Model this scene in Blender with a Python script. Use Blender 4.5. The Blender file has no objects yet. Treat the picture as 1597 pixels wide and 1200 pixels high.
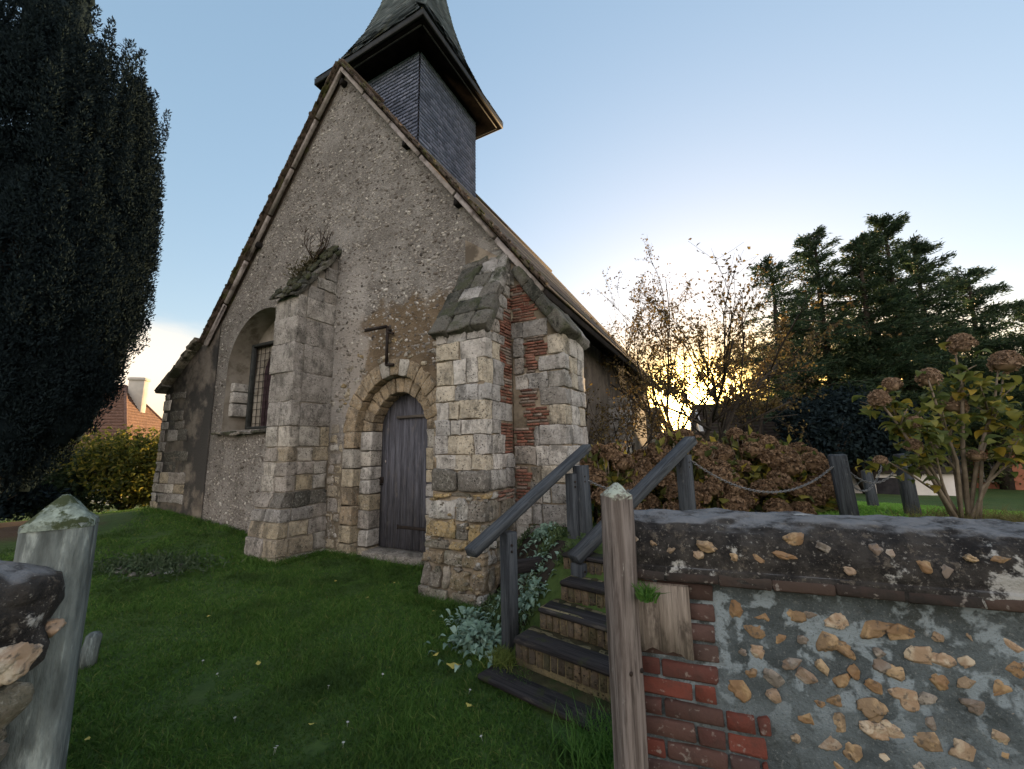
import bpy, math, random
import numpy as np
from mathutils import Vector, Matrix, noise as mnoise

random.seed(7)
rng = np.random.default_rng(11)
S = bpy.context.scene
COL = S.collection
R = math.radians

# ---------------------------------------------------------------- camera
FPX, PITCH, ROLL, CH_YAW = 621.8, R(9.046), R(-0.957), R(27.54)
cp, sp, cr, sr = math.cos(PITCH), math.sin(PITCH), math.cos(ROLL), math.sin(ROLL)
fw = Vector((0, cp, sp)); up0 = Vector((0, -sp, cp)); rt0 = Vector((1, 0, 0))
rt = cr * rt0 + sr * up0
up = -sr * rt0 + cr * up0
CAM = Vector((0, 0, 1.6))
cam_d = bpy.data.cameras.new("camera")
cam = bpy.data.objects.new("camera", cam_d)
COL.objects.link(cam)
cam_d.sensor_fit = 'HORIZONTAL'
cam_d.sensor_width = 36.0
cam_d.lens = FPX / 1597 * 36.0
cam_d.clip_start = 0.05
cam_d.clip_end = 3000
mw = Matrix((rt, up, -fw)).transposed().to_4x4()
mw.translation = CAM
cam.matrix_world = mw
S.camera = cam

# ---------------------------------------------------------------- light and exposure
SUN_AZ, SUN_EL = R(24.8), R(4.7)
S.view_settings.view_transform = 'Standard'
S.view_settings.look = 'None'
S.view_settings.gamma = 1.0
S.view_settings.use_curve_mapping = False
S.view_settings.exposure = 2.65
S.cycles.max_bounces = 6
S.cycles.diffuse_bounces = 3
S.cycles.glossy_bounces = 2
S.cycles.transmission_bounces = 3
S.cycles.transparent_max_bounces = 4
S.cycles.use_denoising = True

sun_l = bpy.data.lights.new("sun", 'SUN')
sun_l.energy = 2.0
sun_l.angle = R(0.6)
sun_l.color = (1.0, 0.66, 0.34)
sun = bpy.data.objects.new("sun", sun_l)
COL.objects.link(sun)
sdir = Vector((math.sin(SUN_AZ) * math.cos(SUN_EL), math.cos(SUN_AZ) * math.cos(SUN_EL), math.sin(SUN_EL)))
sun.rotation_euler = sdir.to_track_quat('Z', 'Y').to_euler()
sun.location = sdir * 60


class NT:
    """tiny helper for writing node trees"""
    K = 1.0      # albedo scale of the surfaces being written
    def __init__(s, tree):
        s.t = tree; s.n = tree.nodes; s.l = tree.links

    def put(s, inp, val):
        if hasattr(val, 'is_output'):
            s.l.new(val, inp)
        elif isinstance(val, (tuple, list)) and len(val) == 3 and inp.type == 'RGBA':
            inp.default_value = (*[v * NT.K for v in val], 1)
        else:
            inp.default_value = val

    def coord(s, kind='Object'):
        return s.n.new('ShaderNodeTexCoord').outputs[kind]

    def map(s, v, scale=(1, 1, 1), loc=(0, 0, 0), rot=(0, 0, 0)):
        m = s.n.new('ShaderNodeMapping'); s.put(m.inputs['Vector'], v)
        m.inputs['Scale'].default_value = scale; m.inputs['Location'].default_value = loc
        m.inputs['Rotation'].default_value = rot
        return m.outputs[0]

    def noise(s, v, scale, detail=4, rough=.55, dist=0.0, color=False):
        m = s.n.new('ShaderNodeTexNoise'); s.put(m.inputs['Vector'], v)
        m.inputs['Scale'].default_value = scale; m.inputs['Detail'].default_value = detail
        m.inputs['Roughness'].default_value = rough; m.inputs['Distortion'].default_value = dist
        return m.outputs['Color' if color else 'Fac']

    def voro(s, v, scale, feature='F1', out='Distance', rnd=1.0):
        m = s.n.new('ShaderNodeTexVoronoi'); m.feature = feature
        s.put(m.inputs['Vector'], v); m.inputs['Scale'].default_value = scale
        m.inputs['Randomness'].default_value = rnd
        return m.outputs[out]

    def ramp(s, f, lo, hi, a=0.0, b=1.0, smooth=True):
        m = s.n.new('ShaderNodeMapRange'); m.clamp = True
        m.interpolation_type = 'SMOOTHSTEP' if smooth else 'LINEAR'
        s.put(m.inputs['Value'], f)
        for k, q in zip(('From Min', 'From Max', 'To Min', 'To Max'), (lo, hi, a, b)):
            m.inputs[k].default_value = q
        return m.outputs[0]

    def math(s, op, a, b=0.0):
        m = s.n.new('ShaderNodeMath'); m.operation = op
        s.put(m.inputs[0], a); s.put(m.inputs[1], b)
        return m.outputs[0]

    def mix(s, f, a, b, mode='MIX'):
        m = s.n.new('ShaderNodeMix'); m.data_type = 'RGBA'; m.blend_type = mode
        m.clamp_factor = True
        s.put(m.inputs[0], f); s.put(m.inputs[6], a); s.put(m.inputs[7], b)
        return m.outputs[2]

    def ramp_col(s, f, stops):
        m = s.n.new('ShaderNodeValToRGB'); s.put(m.inputs[0], f)
        e = m.color_ramp.elements
        while len(e) < len(stops):
            e.new(.5)
        for k, (p, c) in zip(e, stops):
            k.position = p; k.color = (*[v * NT.K for v in c], 1)
        return m.outputs[0]

    def sep(s, v):
        m = s.n.new('ShaderNodeSeparateXYZ'); s.put(m.inputs[0], v)
        return m.outputs

    def bump(s, h, strength=.5, dist=.01, normal=None):
        m = s.n.new('ShaderNodeBump'); m.inputs['Strength'].default_value = strength
        m.inputs['Distance'].default_value = dist; s.put(m.inputs['Height'], h)
        if normal is not None:
            s.l.new(normal, m.inputs['Normal'])
        return m.outputs[0]

    def attr(s, name='Col'):
        m = s.n.new('ShaderNodeAttribute'); m.attribute_name = name
        return m.outputs['Color']

    def island(s):
        return s.n.new('ShaderNodeNewGeometry').outputs['Random Per Island']


# world: low sun Nishita sky, a warm glow round the sun and a low warm cloud bank
wd = bpy.data.worlds.new("World"); S.world = wd; wd.use_nodes = True
w = NT(wd.node_tree)
bg = w.n['Background']
sky = w.n.new('ShaderNodeTexSky'); sky.sky_type = 'NISHITA'
sky.sun_disc = False
sky.sun_elevation = SUN_EL; sky.sun_rotation = SUN_AZ
sky.air_density = 1.0; sky.dust_density = 0.6; sky.ozone_density = 1.5
gen = w.coord('Generated')
vm = w.n.new('ShaderNodeVectorMath'); vm.operation = 'DOT_PRODUCT'
w.put(vm.inputs[0], gen); vm.inputs[1].default_value = sdir
dot = vm.outputs['Value']
xyz = w.sep(gen)
hs = w.n.new('ShaderNodeHueSaturation'); hs.inputs['Saturation'].default_value = 1.15
hs.inputs['Value'].default_value = 1.0
w.put(hs.inputs['Color'], sky.outputs[0])
gm = w.n.new('ShaderNodeGamma'); gm.inputs[1].default_value = .42
w.put(gm.inputs[0], hs.outputs[0])
hs2 = w.n.new('ShaderNodeHueSaturation'); hs2.inputs['Saturation'].default_value = 1.34; hs2.inputs['Value'].default_value = .86
w.put(hs2.inputs['Color'], gm.outputs[0])
skyc = w.mix(1.0, hs2.outputs[0], (1.0, .975, 1.03), 'MULTIPLY')
# warm cloud bank low on the horizon, thickest away from the sun
cm = w.map(gen, (1.5, 1.5, 5.0))
cl = w.noise(cm, 1.7, 6, .55, .3)
edge = w.math('ADD', xyz[2], w.math('MULTIPLY', w.math('SUBTRACT', cl, .5), .22))
away = w.ramp(dot, .92, .3)
clm = w.math('MULTIPLY', w.ramp(edge, .3, .17), away)
skyc = w.mix(w.math('MULTIPLY', clm, .85), skyc, w.mix(w.ramp(xyz[2], .02, .16), (2.3, 1.65, .95), (2.1, 1.72, 1.32)))
# bright broken cloud added in unseen sky behind the camera to light the facade
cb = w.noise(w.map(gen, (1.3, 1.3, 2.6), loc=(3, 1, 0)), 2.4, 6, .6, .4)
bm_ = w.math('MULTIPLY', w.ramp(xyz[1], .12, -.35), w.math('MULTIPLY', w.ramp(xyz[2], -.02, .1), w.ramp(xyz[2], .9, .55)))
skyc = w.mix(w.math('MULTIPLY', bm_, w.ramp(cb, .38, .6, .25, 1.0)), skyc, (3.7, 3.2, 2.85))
# glow round the sun
g1 = w.math('POWER', w.ramp(dot, .35, 1.0, smooth=False), 4.0)
skyc = w.mix(1.0, skyc, w.mix(g1, (0, 0, 0), (.22, .21, .19)), 'ADD')
g2 = w.math('MULTIPLY', w.ramp(dot, .84, .985), w.ramp(xyz[2], .3, .08))
skyc = w.mix(w.math('MULTIPLY', g2, .95), skyc, (4.4, 2.6, .55))
g3 = w.math('POWER', w.ramp(dot, .99, 1.0, smooth=False), 2.0)
skyc = w.mix(1.0, skyc, w.mix(g3, (0, 0, 0), (60, 36, 10)), 'ADD')
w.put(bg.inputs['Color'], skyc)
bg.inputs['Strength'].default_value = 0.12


# ---------------------------------------------------------------- mesh helpers
class MB:
    def __init__(s):
        s.V = []; s.F = []; s.C = []; s.n = 0

    def add(s, V, F, col=None):
        V = np.asarray(V, float).reshape(-1, 3)
        s.V.append(V)
        groups = {}
        if isinstance(F, np.ndarray):
            groups[F.shape[1]] = F
        else:
            for f in F:
                groups.setdefault(len(f), []).append(f)
        for k, g in groups.items():
            g = np.asarray(g, int).reshape(-1, k) + s.n
            s.F.append(g)
            c = np.ones((len(g), 4)); c[:, :3] = (.5, .5, .5) if col is None else col
            s.C.append(c)
        s.n += len(V)

    def warp(s, fn):
        s.V = [fn(v) for v in s.V]

    def mesh(s, name, smooth=False):
        me = bpy.data.meshes.new(name)
        V = np.concatenate(s.V)
        me.vertices.add(len(V)); me.vertices.foreach_set('co', V.ravel().astype(np.float32))
        tot = np.concatenate([np.full(len(f), f.shape[1]) for f in s.F])
        li = np.concatenate([f.ravel() for f in s.F])
        me.loops.add(len(li)); me.loops.foreach_set('vertex_index', li.astype(np.int32))
        me.polygons.add(len(tot))
        st = np.concatenate([[0], np.cumsum(tot)[:-1]])
        me.polygons.foreach_set('loop_start', st.astype(np.int32))
        if smooth:
            me.polygons.foreach_set('use_smooth', np.ones(len(tot), bool))
        me.update(calc_edges=True)
        a = me.attributes.new('Col', 'FLOAT_COLOR', 'FACE')
        a.data.foreach_set('color', np.concatenate(s.C).ravel().astype(np.float32))
        me.validate()
        return me


FR = {}          # frames (location, z rotation) of the things' Empties


def to_local(V, parent):
    loc, rz = FR[parent.name]
    c, s_ = math.cos(-rz), math.sin(-rz)
    V = V - np.array(loc)
    return np.stack([V[:, 0] * c - V[:, 1] * s_, V[:, 0] * s_ + V[:, 1] * c, V[:, 2]], 1)


def tag(o, label=None, cat=None, group=None, kind=None):
    if label: o['label'] = label
    if cat: o['category'] = cat
    if group: o['group'] = group
    if kind: o['kind'] = kind
    return o


def thing(name, label, cat, loc=(0, 0, 0), rz=0.0, group=None):
    o = bpy.data.objects.new(name, None)
    o.empty_display_size = .1
    COL.objects.link(o)
    o.location = loc; o.rotation_euler = (0, 0, rz)
    FR[o.name] = (tuple(loc), rz)
    return tag(o, label, cat, group)


def obj(name, mb, mat, parent=None, world=True, smooth=False, loc=None):
    """one mesh object; world=True: coordinates are world ones"""
    if parent is not None and world and parent.name in FR:
        mb.warp(lambda v: to_local(v, parent))
    if parent is None and loc is not None:
        mb.warp(lambda v: v - np.array(loc))
    me = mb.mesh(name, smooth)
    me.materials.append(mat)
    o = bpy.data.objects.new(name, me)
    COL.objects.link(o)
    if parent is not None:
        o.parent = parent
    elif loc is not None:
        o.location = loc
    return o


def copy_tree(o, parent=None):
    c = o.copy(); COL.objects.link(c)
    if parent is not None: c.parent = parent
    for ch in list(o.children):
        copy_tree(ch, c)
    return c


def cbox(mb, c, h, ch=.01, Rm=None, col=None, jit=0.0):
    """chamfered box: centre, half sizes"""
    h = np.array(h, float); ch = min(ch, h.min() * .8)
    V = []; idx = {}
    for sx in (-1, 1):
        for sy in (-1, 1):
            for sz in (-1, 1):
                sg = np.array([sx, sy, sz])
                for a in range(3):
                    p = h - ch; p[a] = h[a]
                    idx[(sx, sy, sz, a)] = len(V)
                    V.append(p * sg)
    V = np.array(V)
    if jit: V = V + rng.normal(0, jit, V.shape)
    F = []
    for a in range(3):
        b, d = (a + 1) % 3, (a + 2) % 3
        for s_ in (-1, 1):
            q = []
            for (sb, sd) in ((-1, -1), (1, -1), (1, 1), (-1, 1)):
                k = [0, 0, 0]; k[a] = s_; k[b] = sb; k[d] = sd
                q.append(idx[(*k, a)])
            F.append(q if s_ > 0 else q[::-1])
    for a in range(3):          # edges parallel to a
        b, d = (a + 1) % 3, (a + 2) % 3
        for sb in (-1, 1):
            for sd in (-1, 1):
                k0 = [0, 0, 0]; k0[a] = -1; k0[b] = sb; k0[d] = sd
                k1 = list(k0); k1[a] = 1
                q = [idx[(*k0, b)], idx[(*k1, b)], idx[(*k1, d)], idx[(*k0, d)]]
                F.append(q if sb * sd < 0 else q[::-1])
    for sx in (-1, 1):
        for sy in (-1, 1):
            for sz in (-1, 1):
                q = [idx[(sx, sy, sz, a)] for a in range(3)]
                F.append(q if sx * sy * sz > 0 else q[::-1])
    if Rm is not None: V = V @ np.array(Rm).T
    mb.add(V + np.array(c), F, col)


_cube_cache = {}


def cube_grid(m):
    """unit cube surface grid with m lines per axis -> integer lattice verts, quads"""
    if m in _cube_cache: return _cube_cache[m]
    ids = {}; V = []; F = []
    def vid(p):
        if p not in ids: ids[p] = len(V); V.append(p)
        return ids[p]
    for a in range(3):
        b, d = (a + 1) % 3, (a + 2) % 3
        for s_ in (0, m - 1):
            for i in range(m - 1):
                for j in range(m - 1):
                    q = []
                    for (di, dj) in ((0, 0), (1, 0), (1, 1), (0, 1)):
                        k = [0, 0, 0]; k[a] = s_; k[b] = i + di; k[d] = j + dj
                        q.append(vid(tuple(k)))
                    F.append(q if s_ else q[::-1])
    _cube_cache[m] = (np.array(V), np.array(F))
    return _cube_cache[m]


def rblock(mb, c, h, rad=.025, rough=.008, Rm=None, col=None, m=8, freq=9.0):
    """eroded stone block with rounded, uneven faces"""
    L, F = cube_grid(m)
    h = np.array(h, float); rad = min(rad, h.min() * .6)
    V = np.zeros((len(L), 3))
    for a in range(3):
        inner = np.linspace(-(h[a] - rad), h[a] - rad, m - 4)
        t = np.concatenate([[-h[a], -h[a] + rad * .35], inner, [h[a] - rad * .35, h[a]]])
        V[:, a] = t[L[:, a]]
    q = np.clip(V, -(h - rad), h - rad)
    d = V - q
    ln = np.linalg.norm(d, axis=1, keepdims=True); ln[ln == 0] = 1
    V = q + d / ln * rad
    nrm = d / ln
    if rough:
        o = Vector((random.uniform(-50, 50), random.uniform(-50, 50), random.uniform(-50, 50)))
        n = np.array([mnoise.noise(Vector(p) * freq + o) + .5 * mnoise.noise(Vector(p) * freq * 2.7 + o) for p in V])
        n = np.minimum(n, .25)
        V = V + nrm * (n * rough)[:, None]
        sk = rng.normal(0, rough * .5, (2, 2, 2, 3))
        ii = (L > m // 2).astype(int)
        V = V + sk[ii[:, 0], ii[:, 1], ii[:, 2]]
    if Rm is not None: V = V @ np.array(Rm).T
    mb.add(V + np.array(c), F, col)


def ico(sub):
    t = (1 + 5 ** .5) / 2
    V = [(-1, t, 0), (1, t, 0), (-1, -t, 0), (1, -t, 0), (0, -1, t), (0, 1, t), (0, -1, -t), (0, 1, -t), (t, 0, -1), (t, 0, 1), (-t, 0, -1), (-t, 0, 1)]
    V = [Vector(v).normalized() for v in V]
    F = [(0, 11, 5), (0, 5, 1), (0, 1, 7), (0, 7, 10), (0, 10, 11), (1, 5, 9), (5, 11, 4), (11, 10, 2), (10, 7, 6), (7, 1, 8), (3, 9, 4), (3, 4, 2), (3, 2, 6), (3, 6, 8), (3, 8, 9), (4, 9, 5), (2, 4, 11), (6, 2, 10), (8, 6, 7), (9, 8, 1)]
    for _ in range(sub):
        mid = {}; G = []
        def m(a, b):
            k = (min(a, b), max(a, b))
            if k not in mid:
                mid[k] = len(V); V.append(((V[a] + V[b]) / 2).normalized())
            return mid[k]
        for a, b, c in F:
            x, y, z = m(a, b), m(b, c), m(c, a)
            G += [(a, x, z), (b, y, x), (c, z, y), (x, y, z)]
        F = G
    return np.array([tuple(v) for v in V]), np.array(F)


ICO = [ico(k) for k in range(5)]


def lump(mb, c, r, sub=2, rough=.25, freq=1.6, Rm=None, col=None, ridged=False):
    V, F = ICO[sub]
    o = Vector((random.uniform(-90, 90), random.uniform(-90, 90), random.uniform(-90, 90)))
    if rough:
        if ridged:
            n = np.array([(abs(mnoise.noise(Vector(p) * freq + o)) - .25) + .45 * (abs(mnoise.noise(Vector(p) * freq * 2.6 + o)) - .25) for p in V]) * 1.6
        else:
            n = np.array([mnoise.noise(Vector(p) * freq + o) + .4 * mnoise.noise(Vector(p) * freq * 2.7 + o) for p in V])
        V = V * (1 + rough * n)[:, None]
    V = V * np.array(r)
    if Rm is not None: V = V @ np.array(Rm).T
    mb.add(V + np.array(c), F, col)


def flint(mb, c, r, Rm=None, sub=3, cuts=6):
    """knapped flint: lumpy pebble broken by a few flat faces"""
    V, F = ICO[sub]
    o = Vector((random.uniform(-90, 90), random.uniform(-90, 90), random.uniform(-90, 90)))
    n = np.array([mnoise.noise(Vector(p) * 1.3 + o) + .35 * mnoise.noise(Vector(p) * 3.4 + o) + .16 * mnoise.noise(Vector(p) * 8 + o) for p in V])
    V = V * (1 + .55 * n)[:, None]
    for k in range(cuts):
        d = rng.normal(size=3); d[1] *= .8; d /= np.linalg.norm(d)
        lim = random.uniform(.5, .85)
        e = np.maximum(0, V @ d - lim)
        V = V - d[None] * (e * .92)[:, None]
    V = V * np.array(r)
    if Rm is not None: V = V @ np.array(Rm).T
    mb.add(V + np.array(c), F)


def tube(mb, pts, rad, n=6, col=None):
    pts = [Vector(p) for p in pts]
    if not hasattr(rad, '__len__'): rad = [rad] * len(pts)
    V = []; F = []
    t0 = (pts[1] - pts[0]).normalized()
    a = t0.orthogonal().normalized()
    for i, p in enumerate(pts):
        t = (pts[min(i + 1, len(pts) - 1)] - pts[max(i - 1, 0)])
        t = t.normalized() if t.length > 1e-9 else t0
        a = (a - t * a.dot(t)); a = a.normalized() if a.length > 1e-6 else t.orthogonal().normalized()
        b = t.cross(a)
        for k in range(n):
            w_ = 2 * math.pi * k / n
            V.append(p + (a * math.cos(w_) + b * math.sin(w_)) * rad[i])
    for i in range(len(pts) - 1):
        for k in range(n):
            F.append((i * n + k, i * n + (k + 1) % n, (i + 1) * n + (k + 1) % n, (i + 1) * n + k))
    F.append(tuple(range(n))[::-1]); F.append(tuple(range((len(pts) - 1) * n, len(pts) * n)))
    mb.add([tuple(v) for v in V], F, col)


def unit(a):
    n = np.linalg.norm(a, axis=-1, keepdims=True); n[n == 0] = 1
    return a / n


def leaves(mb, P, D, L, Wd, fold=0.25, curl=0.0, col=None):
    """many leaves: P base points, D directions, L lengths, Wd widths; folded diamond of two triangles each"""
    n = len(P)
    D = unit(D)
    rnd = rng.normal(size=(n, 3))
    sd = unit(np.cross(D, rnd)); nn = np.cross(sd, D)
    L = np.broadcast_to(np.asarray(L, float), (n,))[:, None]; Wd = np.broadcast_to(np.asarray(Wd, float), (n,))[:, None]
    mid = P + D * L * .45 + nn * L * .05
    a = mid + sd * Wd * .5 + nn * Wd * fold
    b = mid - sd * Wd * .5 + nn * Wd * fold
    tip = P + D * L - nn * L * curl
    V = np.stack([P, a, tip, b], 1).reshape(-1, 3)
    i = np.arange(n)[:, None] * 4
    F = np.concatenate([i + np.array([[0, 1, 2]]), i + np.array([[0, 2, 3]])])
    mb.add(V, F, col)


def rot_axes(x, y, z):
    return np.array([x, y, z]).T


def rotz(a):
    c, s_ = math.cos(a), math.sin(a)
    return np.array([[c, -s_, 0], [s_, c, 0], [0, 0, 1]])


def roty(a):
    c, s_ = math.cos(a), math.sin(a)
    return np.array([[c, 0, s_], [0, 1, 0], [-s_, 0, c]])


def rotx(a):
    c, s_ = math.cos(a), math.sin(a)
    return np.array([[1, 0, 0], [0, c, -s_], [0, s_, c]])


# ---------------------------------------------------------------- materials
def new_mat(name):
    m = bpy.data.materials.new(name); m.use_nodes = True
    t = NT(m.node_tree)
    b = t.n['Principled BSDF']
    b.inputs['Specular IOR Level'].default_value = .25
    return m, t, b


def fin(t, b, col, rough=.9, normal=None):
    t.put(b.inputs['Base Color'], col)
    t.put(b.inputs['Roughness'], rough)
    if normal is not None: t.l.new(normal, b.inputs['Normal'])


def mat_block(name, dark=(.05, .05, .045), lichen=(.62, .62, .57), pit=.5, stain=.45, moss=0.0, scale=1.0):
    """limestone/rubble blocks; each block has its own colour in Col"""
    m, t, b = new_mat(name)
    vo = t.n.new('ShaderNodeVectorMath'); vo.operation = 'ADD'
    t.put(vo.inputs[0], t.coord())
    isl = t.island()
    cv = t.n.new('ShaderNodeCombineXYZ')
    t.put(cv.inputs[0], t.math('MULTIPLY', isl, 37.0)); t.put(cv.inputs[2], t.math('MULTIPLY', isl, 91.0))
    t.l.new(cv.outputs[0], vo.inputs[1])
    co = vo.outputs[0]
    base = t.attr()
    n1 = t.noise(co, 6 * scale, 7, .7)
    n2 = t.noise(co, 34 * scale, 6, .7)
    n4 = t.noise(co, 120 * scale, 4, .65)
    c = t.mix(t.ramp(n1, .3, .66), t.mix(.6, base, (.1, .09, .075)), base)
    c = t.mix(t.math('MULTIPLY', t.ramp(n2, .52, .68), .5), c, lichen)
    c = t.mix(t.math('MULTIPLY', t.ramp(n4, .56, .66), .4), c, (.05, .048, .042))
    n5 = t.noise(co, 21 * scale, 7, .8, .3)
    c = t.mix(t.math('MULTIPLY', t.ramp(n5, .55, .62), .7), c, (.06, .06, .055))
    c = t.mix(t.math('MULTIPLY', t.ramp(n5, .42, .36), .45), c, lichen)
    st = t.math('MULTIPLY', t.ramp(t.noise(t.map(co, (2.2, 2.2, 1.1)), 1.9 * scale, 7, .75), .5, .62), stain)
    c = t.mix(st, c, dark)
    vd = t.voro(t.map(co, (1, 1, 1.5)), 30 * scale)
    pits = t.ramp(t.math('ADD', vd, t.math('MULTIPLY', t.math('SUBTRACT', n2, .5), .5)), .1, .32)
    pm = t.ramp(t.noise(co, 4.5 * scale, 4), .42, .54)
    pv = t.math('MULTIPLY', t.math('SUBTRACT', 1.0, pits), pm)
    c = t.mix(t.math('MULTIPLY', pv, .9), c, (.02, .02, .018))
    if moss:
        c = t.mix(t.math('MULTIPLY', t.ramp(t.noise(co, 3.1, 6, .7), .5, .62), moss), c, (.05, .065, .022))
    h = t.math('ADD', t.math('MULTIPLY', n2, .8), t.math('MULTIPLY', n4, .35))
    h = t.math('ADD', h, t.math('MULTIPLY', n1, .8))
    h = t.math('ADD', h, t.math('MULTIPLY', t.math('SUBTRACT', 1.0, pv), pit * 1.4))
    fin(t, b, c, .95, t.bump(h, .9, .022))
    return m


def mat_noise(name, c1, c2, s1=4, bs=30, bd=.01, bstr=.6, rough=.9, c3=None, s3=1.2, stretch=(1, 1, 1), thr=(.5, .65)):
    m, t, b = new_mat(name)
    co = t.map(t.coord(), stretch)
    c = t.mix(t.ramp(t.noise(co, s1, 6, .62), .3, .7), c1, c2)
    if c3: c = t.mix(t.ramp(t.noise(co, s3, 6, .65), *thr), c, c3)
    fin(t, b, c, rough, t.bump(t.noise(co, bs, 5, .6), bstr, bd))
    return m


def mat_wood(name, c1, c2, c3=None, moss=None, axis=2, rough=.85, thr=(.5, .62)):
    """weathered timber, grain along a local axis"""
    m, t, b = new_mat(name)
    co = t.coord()
    sc = [26, 26, 26]; sc[axis] = 1.6
    g = t.noise(t.map(co, tuple(sc)), 1.0, 6, .7, .6)
    sc2 = [90, 90, 90]; sc2[axis] = 4
    g2 = t.noise(t.map(co, tuple(sc2)), 1.0, 4, .6, .3)
    c = t.mix(t.ramp(g, .32, .68), c1, c2)
    c = t.mix(t.math('MULTIPLY', t.ramp(g2, .52, .66), .55), c, (c1[0] * .3, c1[1] * .3, c1[2] * .3))
    sc3 = [9, 9, 9]; sc3[axis] = 3
    if c3: c = t.mix(t.ramp(t.noise(t.map(co, tuple(sc3)), 1.0, 6, .7), *thr), c, c3)
    if moss: c = t.mix(t.ramp(t.noise(co, 7, 6, .7), .52, .64), c, moss)
    h = t.math('ADD', g, t.math('MULTIPLY', g2, .7))
    fin(t, b, c, rough, t.bump(h, .7, .008))
    return m


def mat_leaf(name, stops, trans=.35, rough=.6, hue_noise=None, spec=.3):
    m, t, b = new_mat(name)
    k0 = NT.K; NT.K = 1.15
    c = t.ramp_col(t.island(), stops)
    if hue_noise:
        sc, c2, lo, hi = hue_noise
        c = t.mix(t.ramp(t.noise(t.coord(), sc, 3), lo, hi), c, c2)
    b.inputs['Specular IOR Level'].default_value = spec
    fin(t, b, c, rough)
    tr = t.n.new('ShaderNodeBsdfTranslucent'); t.put(tr.inputs[0], c)
    mx = t.n.new('ShaderNodeMixShader'); mx.inputs[0].default_value = trans
    out = t.n['Material Output']
    t.l.new(b.outputs[0], mx.inputs[1]); t.l.new(tr.outputs[0], mx.inputs[2])
    t.l.new(mx.outputs[0], out.inputs['Surface'])
    NT.K = k0
    return m


NT.K = .88
MT = {}
MT['ashlar'] = mat_block('pale limestone', stain=.55)
MT['rubble'] = mat_block('rubble stone', stain=.5, moss=.35, pit=.7)
MT['capstone'] = mat_block('dark lichened cap stone', dark=(.022, .025, .02), lichen=(.24, .26, .22), stain=.85, moss=.5, pit=.6)
MT['mortar'] = mat_noise('old lime mortar', (.24, .2, .15), (.36, .31, .24), 6, 60, .006, c3=(.12, .1, .075), s3=2.0)
MT['brick_tile'] = mat_block('thin red brick', dark=(.06, .03, .025), lichen=(.3, .22, .18), stain=.35, pit=.2)
MT['twig'] = mat_noise('bare twig bark', (.035, .026, .02), (.07, .052, .04), 8, 60, .003)
MT['iron'] = mat_noise('rusted dark iron', (.012, .01, .01), (.035, .025, .02), 20, 90, .002, rough=.7)
MT['roof_tile'] = mat_noise('old roof tile', (.055, .043, .035), (.12, .09, .072), 7, 40, .01, c3=(.09, .09, .035), s3=4)
MT['verge'] = mat_noise('pale verge mortar', (.3, .27, .26), (.48, .44, .43), 7, 50, .006, c3=(.14, .12, .11), s3=3)
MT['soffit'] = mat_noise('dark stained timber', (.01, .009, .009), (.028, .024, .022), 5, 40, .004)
MT['soffit_shaded'] = mat_noise('shade blackened spire soffit', (.004, .004, .004), (.009, .008, .008), 5, 40, .004)  # near black colour stands in for shade under the spire eave
MT['soffit_shaded'].node_tree.nodes['Principled BSDF'].inputs['Specular IOR Level'].default_value = 0.0
MT['lead'] = mat_noise('dull lead fascia', (.012, .014, .016), (.03, .034, .036), 6, 40, .003, rough=.6)

m, t, b = new_mat('blue grey slate')
co = t.coord()
c = t.ramp_col(t.island(), [(0, (.1, .13, .2)), (.5, (.17, .21, .32)), (1, (.25, .295, .43))])
c = t.mix(t.math('MULTIPLY', t.ramp(t.noise(co, 12, 5), .45, .7), .35), c, (.17, .18, .22))
fin(t, b, c, .62, t.bump(t.noise(co, 45, 4), .3, .004)); MT['slate'] = m

m, t, b = new_mat('lichened spire slate')
c = t.ramp_col(t.island(), [(0, (.1, .125, .125)), (.5, (.16, .195, .19)), (1, (.23, .26, .25))])
c = t.mix(t.math('MULTIPLY', t.ramp(t.noise(co, 3.0, 6, .7), .55, .66), .8), c, (.24, .23, .07))
c = t.mix(t.math('MULTIPLY', t.ramp(t.noise(co, 9.0, 6, .7), .52, .66), .5), c, (.1, .14, .12))
b2 = t.n['Principled BSDF']
co2 = t.coord(); fin(t, b2, c, .75, t.bump(t.noise(co2, 45, 4), .3, .004)); MT['spire_slate'] = m

# gable wall: lime plastered flint rubble, worn bare and brown above the door, pale run beside the buttress
m, t, b = new_mat('flint rubble gable')
co = t.coord(); q = t.sep(co)
wob = t.noise(co, 1.7, 5, .6)
n1 = t.noise(co, 3.2, 7, .68); n2 = t.noise(co, 17, 6, .65); n3 = t.noise(co, .8, 4, .6)
c = t.mix(t.ramp(n1, .28, .72), (.16, .15, .14), (.285, .272, .258))
c = t.mix(t.math('MULTIPLY', t.ramp(n3, .46, .62), .55), c, (.37, .36, .345))
c = t.mix(t.math('MULTIPLY', t.ramp(n2, .52, .66), .55), c, (.11, .09, .075))
fk = t.noise(t.map(co, (1, 1, 1.7)), 30, 5, .75, .5)
c = t.mix(t.math('MULTIPLY', t.ramp(fk, .56, .62), .85), c, (.58, .55, .5))
fd = t.noise(t.map(co, (1, 1, 1.7), loc=(4, 2, 7)), 22, 5, .75, .4)
c = t.mix(t.math('MULTIPLY', t.ramp(fd, .57, .63), .9), c, (.04, .034, .03))
vd = t.voro(t.map(co, (1, 1, 1.5), rot=(0, .3, 0)), 13.0)
vc = t.voro(t.map(co, (1, 1, 1.5), rot=(0, .3, 0)), 13.0, out='Color')
stone_m = t.math('MULTIPLY', t.ramp(vd, .42, .3), t.ramp(t.sep(vc)[0], .55, .6))
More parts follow.
